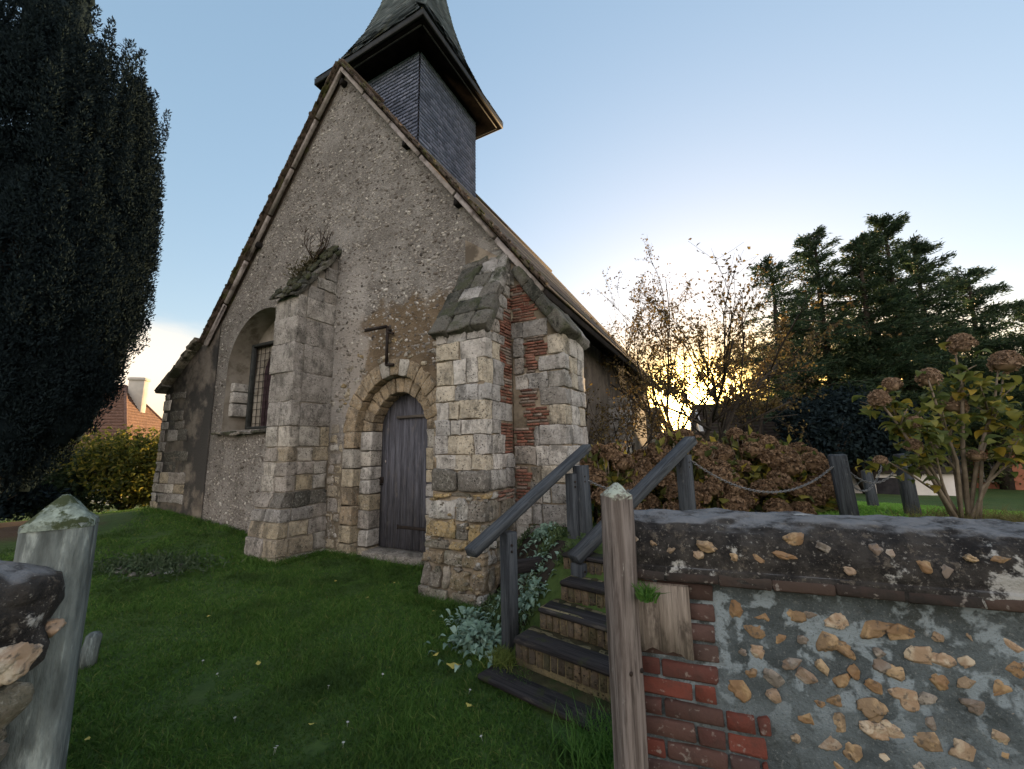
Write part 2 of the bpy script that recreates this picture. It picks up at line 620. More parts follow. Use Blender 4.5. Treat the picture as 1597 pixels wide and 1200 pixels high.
c = t.mix(t.math('MULTIPLY', stone_m, .75), c, t.ramp_col(t.sep(vc)[1], [(0, (.13, .115, .1)), (.45, (.3, .27, .24)), (.8, (.42, .38, .33)), (1, (.55, .52, .47))]))
# brown bare patch above the door (shape of its own)
du = t.math('ABSOLUTE', t.math('SUBTRACT', q[0], -.15)); dz = t.math('ABSOLUTE', t.math('SUBTRACT', q[2], 3.05))
pm = t.math('MAXIMUM', t.math('MULTIPLY', du, .72), dz)
pm = t.math('ADD', pm, t.math('MULTIPLY', t.math('SUBTRACT', wob, .5), 1.3))
pm = t.ramp(pm, .92, .72)
brown = t.mix(t.ramp(n1, .3, .7), (.125, .09, .055), (.22, .165, .105))
brown = t.mix(t.math('MULTIPLY', t.ramp(n2, .56, .68), .7), brown, (.05, .03, .02))
c = t.mix(t.math('MULTIPLY', pm, .9), c, brown)
# pale lime run
pv_ = t.math('ADD', t.math('ABSOLUTE', t.math('SUBTRACT', q[0], -1.25)), t.math('MULTIPLY', t.math('SUBTRACT', wob, .5), 1.6))
lm = t.math('MULTIPLY', t.ramp(pv_, .55, .3), t.math('MULTIPLY', t.ramp(q[2], 1.6, 2.4), t.ramp(q[2], 5.2, 4.2)))
c = t.mix(t.math('MULTIPLY', lm, .7), c, (.46, .44, .42))
# low tan mortar between the stones by the door
tm = t.math('MULTIPLY', t.ramp(q[2], 1.9, 1.2), t.ramp(t.math('ABSOLUTE', t.math('SUBTRACT', q[0], -1.0)), 1.1, .8))
c = t.mix(t.math('MULTIPLY', tm, .8), c, (.2, .165, .115))
# dark grey weathering at the left end
dk = t.math('MULTIPLY', t.ramp(t.math('ADD', q[0], t.math('MULTIPLY', wob, 1.4)), -3.9, -4.9), t.ramp(q[2], 1.0, 1.6))
c = t.mix(t.math('MULTIPLY', dk, .35), c, (.1, .095, .085))
h = t.math('ADD', t.math('MULTIPLY', fd, -1.0), t.math('ADD', t.math('MULTIPLY', stone_m, .5), t.math('MULTIPLY', n1, 1.2)))
h = t.math('ADD', h, t.math('MULTIPLY', t.noise(co, 70, 4, .6), .3))
fin(t, b, c, .95, t.bump(h, .8, .028)); MT['gable'] = m

m, t, b = new_mat('bedded flints')
co = t.coord(); r_ = t.island()
c = t.ramp_col(r_, [(0, (.06, .055, .05)), (.2, (.16, .14, .125)), (.5, (.26, .245, .225)), (.8, (.36, .34, .315)), (.93, (.5, .48, .45)), (1, (.66, .64, .6))])
c = t.mix(t.math('MULTIPLY', t.ramp(t.noise(co, 22, 4), .5, .7), .5), c, (.1, .085, .07))
fin(t, b, c, .8, t.bump(t.noise(co, 70, 3), .4, .006)); MT['flint_small'] = m

m, t, b = new_mat('street wall flints')
co = t.coord(); r_ = t.island()
n1 = t.noise(co, 16, 6, .65, .4); n2 = t.noise(co, 55, 4)
cort = t.ramp_col(r_, [(0, (.3, .21, .11)), (.25, (.42, .29, .15)), (.45, (.48, .4, .28)), (.65, (.55, .49, .39)), (.8, (.2, .19, .18)), (1, (.36, .33, .29))])
core = t.ramp_col(r_, [(0, (.2, .09, .03)), (.35, (.09, .06, .04)), (.6, (.26, .13, .05)), (1, (.07, .065, .06))])
c = t.mix(t.ramp(n1, .46, .62), t.mix(.35, core, cort), cort)
c = t.mix(t.math('MULTIPLY', t.ramp(n2, .55, .66), .7), c, (.06, .055, .05))
c = t.mix(.1, c, (.3, .29, .27))
fin(t, b, c, .6, t.bump(t.math('ADD', n1, t.math('MULTIPLY', n2, .5)), .55, .01)); MT['flint_big'] = m

m, t, b = new_mat('grey blue street wall mortar')
co = t.coord(); n1 = t.noise(co, 4.0, 6, .65, .5); n2 = t.noise(co, 30, 5, .6)
c = t.mix(t.ramp(n1, .35, .65), (.055, .07, .078), (.12, .15, .167))
c = t.mix(t.math('MULTIPLY', t.ramp(t.noise(co, 2.3, 6, .7), .5, .6), .6), c, (.045, .052, .048))
q = t.sep(co)
nw = t.math('MULTIPLY', t.ramp(t.noise(co, 9.0, 4, .6, .25), .5, .57), t.ramp(q[2], .45, .9))
c = t.mix(t.math('MULTIPLY', nw, .85), c, (.29, .36, .41))
c = t.mix(t.math('MULTIPLY', t.ramp(n2, .6, .75), .35), c, (.36, .38, .38))
n3 = t.noise(co, 130, 4, .7)
c = t.mix(t.math('MULTIPLY', t.ramp(n3, .56, .66), .5), c, (.03, .032, .032))
c = t.mix(t.math('MULTIPLY', t.ramp(n3, .42, .34), .35), c, (.34, .36, .36))
c = t.mix(t.math('MULTIPLY', t.ramp(t.noise(co, 11, 6, .75), .56, .66), .6), c, (.035, .04, .036))
fin(t, b, c, .92, t.bump(t.math('ADD', t.math('ADD', n1, n2), t.math('MULTIPLY', n3, .6)), .7, .012)); MT['wall_mortar'] = m

m, t, b = new_mat('black lichened coping mortar')
co = t.coord(); n1 = t.noise(co, 9, 7, .72); n2 = t.noise(co, 34, 5, .65)
c = t.mix(t.ramp(n1, .35, .65), (.012, .012, .013), (.05, .047, .044))
c = t.mix(t.math('MULTIPLY', t.ramp(t.noise(co, 75, 5, .7), .58, .66), .75), c, (.22, .215, .2))
c = t.mix(t.math('MULTIPLY', t.ramp(t.noise(co, 17, 6, .75), .56, .64), .6), c, (.13, .115, .095))
c = t.mix(t.math('MULTIPLY', t.ramp(t.noise(co, 5, 6, .7), .6, .66), .9), c, (.42, .43, .42))
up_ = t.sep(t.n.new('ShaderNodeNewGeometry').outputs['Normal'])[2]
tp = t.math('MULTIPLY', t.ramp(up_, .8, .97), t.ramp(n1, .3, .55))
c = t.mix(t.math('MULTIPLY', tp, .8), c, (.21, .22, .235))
fin(t, b, c, .92, t.bump(t.math('ADD', n1, n2), .8, .014)); MT['coping'] = m

m, t, b = new_mat('street pier brick')
co = t.coord(); base = t.attr()
c = t.mix(t.math('MULTIPLY', t.ramp(t.noise(co, 14, 6, .65), .42, .7), .6), base, (.06, .04, .035))
c = t.mix(t.math('MULTIPLY', t.ramp(t.noise(co, 40, 4), .6, .72), .6), c, (.3, .28, .26))
fin(t, b, c, .9, t.bump(t.noise(co, 50, 5), .6, .008)); MT['brick'] = m

MT['post_wood'] = mat_wood('weathered grey oak', (.075, .06, .054), (.25, .225, .215), (.44, .43, .41), None, thr=(.6, .66))
MT['post_lichen'] = mat_noise('green lichened oak', (.075, .09, .09), (.21, .25, .25), 26, 70, .012, .8, c3=(.36, .42, .41), s3=17, stretch=(1, 1, .22), thr=(.54, .66))
MT['lichen_top'] = mat_noise('pale green lichen', (.1, .13, .11), (.34, .41, .36), 30, 60, .01, c3=(.05, .065, .03), s3=16, thr=(.48, .56))
MT['post_head'] = mat_noise('grey lichened post head', (.1, .085, .075), (.3, .32, .28), 45, 70, .01, c3=(.38, .44, .38), s3=22, thr=(.5, .58))
MT['rail_wood'] = mat_wood('blue grey stained rail timber', (.03, .036, .045), (.085, .098, .112), (.16, .17, .17), None, thr=(.58, .68))
MT['sleeper'] = mat_wood('black railway sleeper', (.012, .011, .013), (.05, .046, .046), (.09, .08, .068), (.035, .04, .018), axis=0, thr=(.58, .7))
MT['board'] = mat_wood('bare weathered plank', (.2, .17, .15), (.4, .355, .325), (.13, .11, .1), None)
MT['door_wood'] = mat_wood('faded blue grey door plank', (.062, .065, .08), (.15, .155, .19), (.19, .18, .18), None, thr=(.55, .75))
MT['step_brick'] = mat_block('mossy step brick', dark=(.04, .04, .02), lichen=(.35, .28, .15), stain=.35, moss=.4)
MT['chain'] = mat_noise('galvanised chain', (.14, .15, .16), (.25, .26, .27), 30, 60, .001, rough=.5)
MT['glass'] = mat_noise('dark leaded glass', (.035, .022, .028), (.07, .045, .055), 9, 25, .004, rough=.35, bstr=.3)
MT['plaster'] = mat_noise('window reveal plaster', (.25, .225, .19), (.36, .335, .295), 3, 30, .008, c3=(.17, .15, .12), s3=2.2)
MT['win_frame'] = mat_noise('grey window guard', (.03, .035, .035), (.06, .065, .065), 9, 30, .003, rough=.6)

NT.K = 1.15
m, t, b = new_mat('grassy ground')
co = t.coord()
n1 = t.noise(co, 1.4, 6, .65); n2 = t.noise(co, 14, 6, .7); n3 = t.noise(co, 120, 3, .6)
c = t.mix(t.ramp(n1, .3, .7), (.042, .085, .022), (.07, .118, .03))
c = t.mix(t.ramp(n2, .4, .75), c, (.02, .045, .012))
yw = t.math('MULTIPLY', t.ramp(t.noise(co, .35, 4), .48, .62), .35)
c = t.mix(yw, c, (.08, .11, .03))
q = t.sep(co)      # bare needle litter under the yew
dy = t.math('SQRT', t.math('ADD', t.math('POWER', t.math('ADD', q[0], 9.3), 2.0), t.math('POWER', t.math('SUBTRACT', q[1], 7.2), 2.0)))
c = t.mix(t.ramp(t.math('ADD', dy, t.math('MULTIPLY', n1, 1.4)), 2.4, 1.7), c, (.075, .05, .032))
h = t.math('ADD', n2, t.math('MULTIPLY', n3, .8))
fin(t, b, c, .95, t.bump(h, .8, .03)); MT['ground'] = m

NT.K = .8
MT['grass'] = mat_leaf('grass blade', [(0, (.04, .095, .018)), (.5, (.066, .14, .028)), (.9, (.1, .18, .042)), (1, (.18, .2, .065))], .3, .7, (1.2, (.035, .068, .018), .45, .7), .12)
MT['gravel'] = mat_noise('pale gravel', (.26, .25, .24), (.5, .48, .45), 40, 60, .02, c3=(.15, .15, .13), s3=9)
MT['soil'] = mat_noise('dark bed soil', (.02, .016, .012), (.05, .04, .03), 12, 40, .02)

# ---------------------------------------------------------------- terrain
O = np.array([-1.678, 6.009, 0.0])
ct, st_ = math.cos(CH_YAW), math.sin(CH_YAW)
UU = np.array([ct, -st_, 0.0]); LL = np.array([st_, ct, 0.0])


def cw(u, v, z=0.0):
    return O + UU * u + LL * v + np.array([0, 0, z])


def sstep(x):
    x = np.clip(x, 0, 1)
    return x * x * (3 - 2 * x)


TOE = np.array([(-1.0, 7.5), (-.52, 5.2), (-.42, 4.75), (-.17, 3.45), (.62, 2.62), (.72, 1.9), (4.2, .62)])


def gz(x, y):
    x = np.asarray(x, float); y = np.asarray(y, float)
    rx, ry = x - O[0], y - O[1]
    u = rx * UU[0] + ry * UU[1]
    z = .32 * sstep((-u - 1.2) / 6.2) * sstep((y - 2.0) / 4.0)
    best = np.full(x.shape, 1e9); sgn = np.ones(x.shape)
    for a, b_ in zip(TOE[:-1], TOE[1:]):
        d = b_ - a; L2 = d @ d
        tt = np.clip(((x - a[0]) * d[0] + (y - a[1]) * d[1]) / L2, 0, 1)
        px, py = x - a[0] - tt * d[0], y - a[1] - tt * d[1]
        dist = np.hypot(px, py)
        cr_ = d[0] * (y - a[1]) - d[1] * (x - a[0])
        upd = dist < best - 1e-9
        sgn = np.where(upd, np.where(cr_ > 0, 1, -1), sgn); best = np.where(upd, dist, best)
    sd = best * sgn
    k = sstep(sd / .85)
    z = z * (1 - k) + .7 * k
    sx_, sy_ = (x - .3) * .783 - (y - 3.1) * .622, (x - .3) * .622 + (y - 3.1) * .783      # cut for the steps
    ins = (sx_ > -.66) & (sx_ < .95) & (sy_ > -.62) & (sy_ < .62)
    z = np.where(ins, np.minimum(z, -.03 + np.maximum(0, sy_ + .3) * .15 / .225), z)
    r = np.hypot(x, y)
    ang = np.arctan2(x, y)
    start = np.where(ang > 0, 7.5, 13.0 - 5.5 * sstep((ang + .35) / .35))
    z = z - 2.3 * (1 - np.exp(-np.maximum(0, r - start) * .055))
    z = z + .012 * np.sin(x * 2.1 + y) * np.cos(y * 1.7)
    return z


def gz1(x, y):
    return float(gz(np.array([x]), np.array([y]))[0])


nr, na = 230, 420
rr = np.concatenate([[0.0], .5 * (1200 / .5) ** (np.linspace(0, 1, nr - 1))])
aa = np.linspace(0, 2 * math.pi, na, endpoint=False)
RR, AA = np.meshgrid(rr[1:], aa, indexing='ij')
X, Y = RR * np.sin(AA), RR * np.cos(AA)
Z = gz(X, Y)
V = np.concatenate([[[0, 0, gz1(0, 0)]], np.stack([X, Y, Z], -1).reshape(-1, 3)])
i, j = np.meshgrid(np.arange(nr - 2), np.arange(na), indexing='ij')
q0 = 1 + i * na + j; q1 = 1 + i * na + (j + 1) % na
Q = np.stack([q0, q0 + na, q1 + na, q1], -1).reshape(-1, 4)[:, ::-1]
mb = MB(); mb.add(V, Q); mb.F.append(np.array([(0, 1 + (k + 1) % na, 1 + k) for k in range(na)])); mb.C.append(np.full((na, 4), .5))
tag(obj('ground', mb, MT['ground'], smooth=True), kind='structure')


def drape(name, fn, nx, ny, mat, dz=.004):
    """a sheet that follows the ground: fn(s,t)->x,y"""
    s_, t_ = np.meshgrid(np.linspace(0, 1, nx), np.linspace(0, 1, ny), indexing='ij')
    x, y = fn(s_, t_)
    V = np.stack([x, y, gz(x, y) + dz], -1).reshape(-1, 3)
    i, j = np.meshgrid(np.arange(nx - 1), np.arange(ny - 1), indexing='ij')
    a = i * ny + j
    F = np.stack([a, a + ny, a + ny + 1, a + 1], -1).reshape(-1, 4)
    mb = MB(); mb.add(V, F)
    o = obj(name, mb, mat, smooth=True)
    return tag(o, kind='structure')


# gravel path on the terrace, running back past the chain posts
drape('gravel_path', lambda s_, t_: (2.3 + 2.2 * s_ + (t_ - .5) * 1.1 + .12 * np.sin(9 * s_), 4.3 + 3.4 * s_ - (t_ - .5) * .5), 40, 12, MT['gravel'], .006)
# planted soil bank between steps and church
drape('soil_bed', lambda s_, t_: (-.5 + .33 * s_ + t_ * (.62 + .1 * s_), 4.7 - 1.35 * s_ + t_ * (.3 + .35 * s_)), 24, 24, MT['soil'], .006)

# ---------------------------------------------------------------- church
church = thing('church', 'small rubble and flint church with steep gable, slate belfry and old oak door', 'church', tuple(O), -CH_YAW)


def cpart(name, mb, mat, parent=church, smooth=False):
    return obj(name, mb, mat, parent, world=False, smooth=smooth)


UC, APZ = -1.68, 9.0
SL, SRt = 1.241, 1.314            # roof slopes left and right


def roofz(u):
    return APZ - (SL * (UC - u) if u < UC else SRt * (u - UC))


# gable wall with door and window openings
import bmesh
DC, R0, R1, R2, SPR = -.17, .56, .80, 1.06, 1.9       # door centre, radii of opening and arch orders, springing
WC, WR, WS, WZ = -3.7, 1.2, 3.28, 2.04                # window recess centre, radius, springing, sill


def arch_pts(c, r, spr, bot, n=20, point=0.0):
    P = [(c - r, bot)]
    for k in range(n + 1):
        a = math.pi - math.pi * k / n
        P.append((c + r * math.cos(a), spr + r * math.sin(a) * (1 + point * math.sin(a) ** 6)))
    P.append((c + r, bot))
    return P


outer = [(-5.36, -.6), (2.0, -.6), (2.0, roofz(2.0) - .06), (UC, APZ - .08), (-5.36, roofz(-5.36) - .06)]
win = arch_pts(WC, WR, WS, WZ)
door = arch_pts(DC, R2 - .02, SPR, -.5)
bm = bmesh.new()
for loop in (outer, win, door):
    vs = [bm.verts.new((u, 0, z)) for u, z in loop]
    for k in range(len(vs)):
        bm.edges.new((vs[k], vs[(k + 1) % len(vs)]))
bmesh.ops.triangle_fill(bm, use_beauty=True, use_dissolve=False, edges=bm.edges[:])
bm.verts.index_update()
V = [tuple(v.co) for v in bm.verts]; F = [[v.index for v in f.verts] for f in bm.faces]
bm.free()
mb = MB(); mb.add(V, F)
for f in mb.F:      # face forward (-v)
    p0, p1, p2 = (mb.V[0][f[:, k]] for k in range(3))
    nn = np.cross(p1 - p0, p2 - p0)[:, 1] > 0
    f[nn] = f[nn][:, ::-1]
# thickness at the back so the wall is solid
tri = mb.F[0]; Vb = mb.V[0].copy(); Vb[:, 1] = .8
mb.add(Vb, tri[:, ::-1].copy())
cpart('gable_wall', mb, MT['gable'])
# flints bedded in the gable
mb = MB()
cnt = 0
while cnt < 7000:
    u = random.uniform(-5.3, 1.9); z = random.uniform(.1, 8.6)
    if z > roofz(u) - .22: continue
    if abs(u - WC) < WR + .12 and 1.95 < z < WS + math.sqrt(max(0, (WR + .12) ** 2 - (u - WC) ** 2)): continue
    if abs(u - DC) < R2 + .1 and z < SPR + math.sqrt(max(0, (R2 + .1) ** 2 - (u - DC) ** 2)): continue
    s_ = random.choice([.01, .012, .014, .017, .02, .026]) * random.uniform(.8, 1.3)
    if mnoise.noise(Vector((u * .8, 5.1, z * .8))) < -.28: continue
    lump(mb, (u, .012 * random.random(), z), (s_ * random.uniform(.9, 1.9), .0135, s_ * .9), 1, .55, 2.2, roty(random.uniform(-.5, .9)))
    cnt += 1
cpart('flint_facing', mb, MT['flint_small'])

PALE = [(.6, .58, .56), (.68, .66, .63), (.54, .53, .52), (.62, .57, .48), (.72, .7, .67), (.48, .48, .48), (.64, .58, .47)]
CREAM = [(.5, .43, .31), (.56, .49, .37), (.44, .38, .29), (.52, .5, .46), (.58, .55, .5), (.42, .39, .36)]
RUB = [(.3, .27, .22), (.42, .38, .32), (.22, .2, .17), (.52, .5, .46), (.34, .27, .18), (.48, .36, .18), (.26, .24, .21), (.56, .55, .52)]
GREY = [(.36, .35, .34), (.42, .41, .4), (.32, .31, .3), (.46, .45, .43), (.39, .36, .33)]
DARK = [(.08, .082, .074), (.11, .108, .098), (.15, .145, .13), (.065, .067, .06), (.19, .18, .165)]
REDB = [(.34, .14, .1), (.3, .12, .085), (.38, .18, .13), (.24, .1, .075), (.33, .17, .13), (.36, .3, .26)]


def pick(P, j=.06):
    c = random.choice(P); k = 1 + random.uniform(-j, j) * 1.5
    return tuple(min(.75, x * k * .92) for x in c)


def rows(z0, z1, lo, hi):
    out = []; z = z0
    while z < z1 - .02:
        h = random.uniform(lo, hi)
        if z1 - z - h < lo * .6: h = z1 - z
        out.append((z, z + h)); z += h
    return out


def splits(a, b, lo, hi):
    out = []; x = a
    while x < b - .01:
        w_ = random.uniform(lo, hi)
        if b - x - w_ < lo * .6: w_ = b - x
        out.append((x, x + w_)); x += w_
    return out


def face_run(mb, a0, a1, z0, z1, place, pal, wlo, whi, gap=.007, depth=.16, proud=.0, rough=.012, rad=.009):
    """one course of blocks along one face; place(a,z)->centre function"""
    for (x0, x1) in splits(a0, a1, wlo, whi):
        place(mb, (x0 + x1) / 2, (x1 - x0) / 2 - gap / 2, (z0 + z1) / 2, (z1 - z0) / 2 - gap / 2, depth, pick(pal), proud + random.uniform(-.006, .008), rough, rad)


def on_front(v):       # faces -v at v
    def f(mb, u, hu, z, hz, d, col, pr, ro, rad):
        rblock(mb, (u, v + d / 2 - pr, z), (hu, d / 2, hz), rad, ro, None, col)
    return f


def on_side(u):        # faces +u at u
    def f(mb, v, hv, z, hz, d, col, pr, ro, rad):
        rblock(mb, (u - d / 2 + pr, v, z), (d / 2, hv, hz), rad, ro, None, col)
    return f


def brick_patch(mb, a0, a1, z0, z1, kind, at, h=.038):
    z = z0
    while z < z1 - h * .6:
        for (x0, x1) in splits(a0 + random.uniform(-.03, .03) * (kind == 'f'), a1 + random.uniform(-.045, .045) * (kind == 'f'), .1, .2):
            pr = random.uniform(-.006, .006)
            hz = h / 2 - .005; ha = (x1 - x0) / 2 - .004
            if ha < .01: continue
            if kind == 'f': cbox(mb, ((x0 + x1) / 2, at + .05 - pr, z + h / 2), (ha, .05, hz), .005, None, pick(REDB, .12), .0025)
            else: cbox(mb, (at - .05 + pr, (x0 + x1) / 2, z + h / 2), (.05, ha, hz), .005, None, pick(REDB, .12), .0025)
        z += h


# ---- front buttress right of the door
bt = bpy.data.objects.new('front_buttress', None); COL.objects.link(bt); bt.parent = church
Au0, Au1, Av = 1.25, 1.95, -.76


def spreadA(V):
    V = V.copy(); k = np.clip((1.15 - V[:, 2]) / 1.2, 0, 1.2)
    V[:, 1] -= .12 * k * np.clip(-V[:, 1] / .76, 0, 1.3)
    V[:, 0] += .12 * k * np.clip((V[:, 0] - 1.6) / .35, -1.2, .2)
    return V


core = MB()
for (z0, z1) in ((-.6, -.1), (-.1, .2), (.2, .5), (.5, .8), (.8, 1.15), (1.15, 3.02)):
    cbox(core, ((Au0 + Au1) / 2, Av / 2 + .03, (z0 + z1) / 2), ((Au1 - Au0) / 2 - .025, -Av / 2 - .0, (z1 - z0) / 2), .002)
core.warp(spreadA)
cpart('core', core, MT['mortar'], bt)
mb = MB(); br = MB()
fA, sA = on_front(Av), on_side(Au1)
RW = rows(1.36, 2.98, .17, .3)
for n, (z0, z1) in enumerate(RW):
    face_run(mb, Au0, Au1 + .006, z0, z1, fA, PALE, .14, .46)
    ql = .3 if n % 2 else .2
    sA(mb, Av + .16 + ql / 2 + .005, ql / 2 - .008, (z0 + z1) / 2, (z1 - z0) / 2 - .004, .2, pick(PALE), .002, .012, .009)
    a = Av + .16 + ql
    if z0 > 2.0 or (1.4 < z0 < 1.85):
        brick_patch(br, a + .01, -.09, z0, z1, 's', Au1 - .004)
    else:
        face_run(mb, a, -.08, z0, z1, sA, PALE + GREY, .15, .3)
# weathered set-off course
face_run(mb, Au0 - .04, Au1 + .02, 1.12, 1.37, on_front(Av - .04), DARK + GREY + GREY, .3, .45, rad=.05)
face_run(mb, Av + .1, -.07, 1.12, 1.37, on_side(Au1 + .02), GREY, .3, .4, rad=.04)
cpart('ashlar', mb, MT['ashlar'], bt)
cpart('brick_infill', br, MT['brick_tile'], bt)
mb = MB(); br = MB()
for (z0, z1) in rows(-.25, 1.12, .09, .24):
    face_run(mb, Au0 - .02, Au1, z0, z1, fA, RUB, .1, .34, gap=.022, rough=.022, rad=.02)
    face_run(mb, Av + .1, -.02, z0, z1, sA, RUB, .12, .3, gap=.022, rough=.022, rad=.02)
for k in range(60):
    z = random.uniform(-.1, 1.1)
    if k % 3: lump(mb, (random.uniform(Au0, Au1), Av + .02, z), (random.uniform(.02, .05), .03, random.uniform(.015, .03)), 2, .4, 2, None, pick(RUB))
    else: lump(mb, (Au1 - .02, random.uniform(Av, -.1), z), (.03, random.uniform(.02, .05), random.uniform(.015, .03)), 2, .4, 2, None, pick(RUB))
mb.warp(spreadA)
cpart('rubble_base', mb, MT['rubble'], bt)
brick_patch(br, -.5, -.12, 1.0, 1.13, 's', Au1 + .012)
cpart('brick_band', br, MT['brick_tile'], bt)
# steep sloping cap of five stone courses
mb = MB()
d = np.array([0, .80, 1.34]); Ls = np.linalg.norm(d); d = d / Ls
nrm = np.array([0, -d[2], d[1]])
Rc = rot_axes((1, 0, 0), d, nrm)
for k in range(6):
    a0, a1 = Ls * k / 6, Ls * (k + 1) / 6
    for (x0, x1) in splits(Au0 - .07 + random.uniform(0, .02), Au1 + .05 - k * .012, .22, .45):
        c_ = np.array([(x0 + x1) / 2, Av - .06, 3.0]) + d * ((a0 + a1) / 2) + nrm * (-.05 - .006 * k)
        rblock(mb, c_, ((x1 - x0) / 2 - .004, (a1 - a0) / 2 + .012, .075), .025, .02, Rc @ rotx(-.03), pick(DARK + DARK + DARK + GREY[:2]))
cpart('cap', mb, MT['capstone'], bt)
# wedge under the cap: side face of quoins and brick
mb = MB()
tri_s = [(Au1 - .03, Av + .01, 2.98), (Au1 - .03, .02, 2.98), (Au1 - .03, .02, 4.28)]
tri_o = [(Au0 + .03, p[1], p[2]) for p in tri_s]
mb.add(tri_s + tri_o, [(0, 1, 2), (5, 4, 3), (0, 2, 5, 3), (0, 3, 4, 1), (1, 4, 5, 2)])
cpart('wedge', mb, MT['mortar'], bt)
mb = MB(); br = MB()
for (z0, z1) in rows(2.99, 4.2, .17, .22):
    va = Av + .02 + (z1 - 2.99) / 1.34 * .8
    if va > -.12: break
    ql = min(.24, -.09 - va)
    sA(mb, va + ql / 2, ql / 2 - .008, (z0 + z1) / 2, (z1 - z0) / 2 - .006, .18, pick(GREY + PALE), 0, .01, .03)
    if va + ql < -.14: brick_patch(br, va + ql + .01, -.09, z0, z1, 's', Au1 - .004)
cpart('wedge_stones', mb, MT['ashlar'], bt)
cpart('wedge_bricks', br, MT['brick_tile'], bt)

# ---- corner buttress projecting to the right
bb = bpy.data.objects.new('corner_buttress', None); COL.objects.link(bb); bb.parent = church
Bu0, Bu1, Bv0, Bv1 = 1.96, 2.66, -.085, .70
core = MB(); cbox(core, ((Bu0 + Bu1) / 2 - .03, (Bv0 + Bv1) / 2 + .01, 1.45), ((Bu1 - Bu0) / 2, (Bv1 - Bv0) / 2 - .02, 1.54), .01)
P = [(1.2, Bv0 + .02, 2.98), (Bu1 - .04, Bv0 + .02, 2.98), (2.06, Bv0 + .02, 3.98), (1.2, Bv0 + .02, 4.6)]
core.add(P + [(p[0], Bv1, p[2]) for p in P], [(0, 1, 2, 3), (7, 6, 5, 4), (1, 5, 6, 2), (0, 4, 5, 1), (2, 6, 7, 3)])
cpart('core', core, MT['mortar'], bb)
mb = MB(); br = MB()
fB, sB = on_front(Bv0), on_side(Bu1)
for n, (z0, z1) in enumerate(rows(.45, 3.0, .19, .26)):
    ql = .36 if n % 2 else .24
    fB(mb, Bu1 - ql / 2, ql / 2 - .006, (z0 + z1) / 2, (z1 - z0) / 2 - .006, .2, pick(PALE + GREY), .003, .014, .014)
    zm = (z0 + z1) / 2
    if 1.9 < zm < 2.3: brick_patch(br, Bu0 + random.uniform(.05, .14), Bu1 - ql - .01, z0, z1, 'f', Bv0 + .004)
    elif 1.62 < zm <= 1.9: brick_patch(br, Bu0 + .0, Bu0 + .28, z0, z1, 'f', Bv0 + .004); face_run(mb, Bu0 + .27, Bu1 - ql, z0, z1, fB, GREY, .12, .3)
    elif 1.05 < zm < 1.3: brick_patch(br, Bu0, Bu0 + .2, z0, z1, 'f', Bv0 + .004); face_run(mb, Bu0 + .21, Bu1 - ql, z0, z1, fB, GREY + RUB, .12, .3)
    elif 2.55 < zm < 2.9: face_run(mb, Bu0, Bu0 + .15, z0, z1, fB, GREY, .15, .2); brick_patch(br, Bu0 + .16, Bu1 - ql - .01, z0, z1, 'f', Bv0 + .004)
    else: face_run(mb, Bu0, Bu1 - ql, z0, z1, fB, PALE + GREY + GREY, .15, .32, rough=.014, rad=.014)
    face_run(mb, Bv0 + .2, Bv1, z0, z1, sB, PALE, .25, .4, rough=.014, rad=.014)
for (z0, z1) in rows(3.0, 4.1, .17, .23):
    ur = Bu1 - .06 - (z1 - 3.0) * .62
    if 3.1 < z0 < 3.7: brick_patch(br, Bu0 - .02, min(ur, Bu0 + .34), z0, z1, 'f', Bv0 + .004); a = Bu0 + .35
    else: a = Bu0 - .2
    if ur - a > .1: face_run(mb, a, ur, z0, z1, fB, GREY, .2, .4, rough=.016, rad=.016)
cpart('ashlar', mb, MT['ashlar'], bb); cpart('brick_infill', br, MT['brick_tile'], bb)
mb = MB()
d = np.array([-.66, 0, .95]); Ls = np.linalg.norm(d); d = d / Ls; nrm = np.array([d[2], 0, -d[0]])
Rc = rot_axes(d, (0, 1, 0), nrm)
for k in range(4):
    a0, a1 = Ls * k / 4, Ls * (k + 1) / 4
    for (y0, y1) in splits(Bv0 - .07, Bv1 + .04, .3, .5):
        c_ = np.array([Bu1 + .07, (y0 + y1) / 2, 3.02]) + d * ((a0 + a1) / 2) + nrm * -.05
        rblock(mb, c_, ((a1 - a0) / 2 + .012, (y1 - y0) / 2 - .004, .08), .03, .022, Rc, pick(DARK + GREY))
cpart('cap', mb, MT['capstone'], bb)

# ---- buttress between window and door
bmid = bpy.data.objects.new('gable_buttress', None); COL.objects.link(bmid); bmid.parent = church
Mu0, Mu1, Mv = -2.16, -1.58, -.72


def spreadM(V):
    V = V.copy(); k = np.clip((.95 - V[:, 2]) / .1, 0, 1) * .05 + np.clip((.95 - V[:, 2]) / 1.0, 0, 1.2) * .08
    V[:, 1] -= k * np.clip(-V[:, 1] / .6, 0, 1.1)
    V[:, 0] += k * np.clip((V[:, 0] - (Mu0 + Mu1) / 2) / .29, -1.8, .6)
    return V


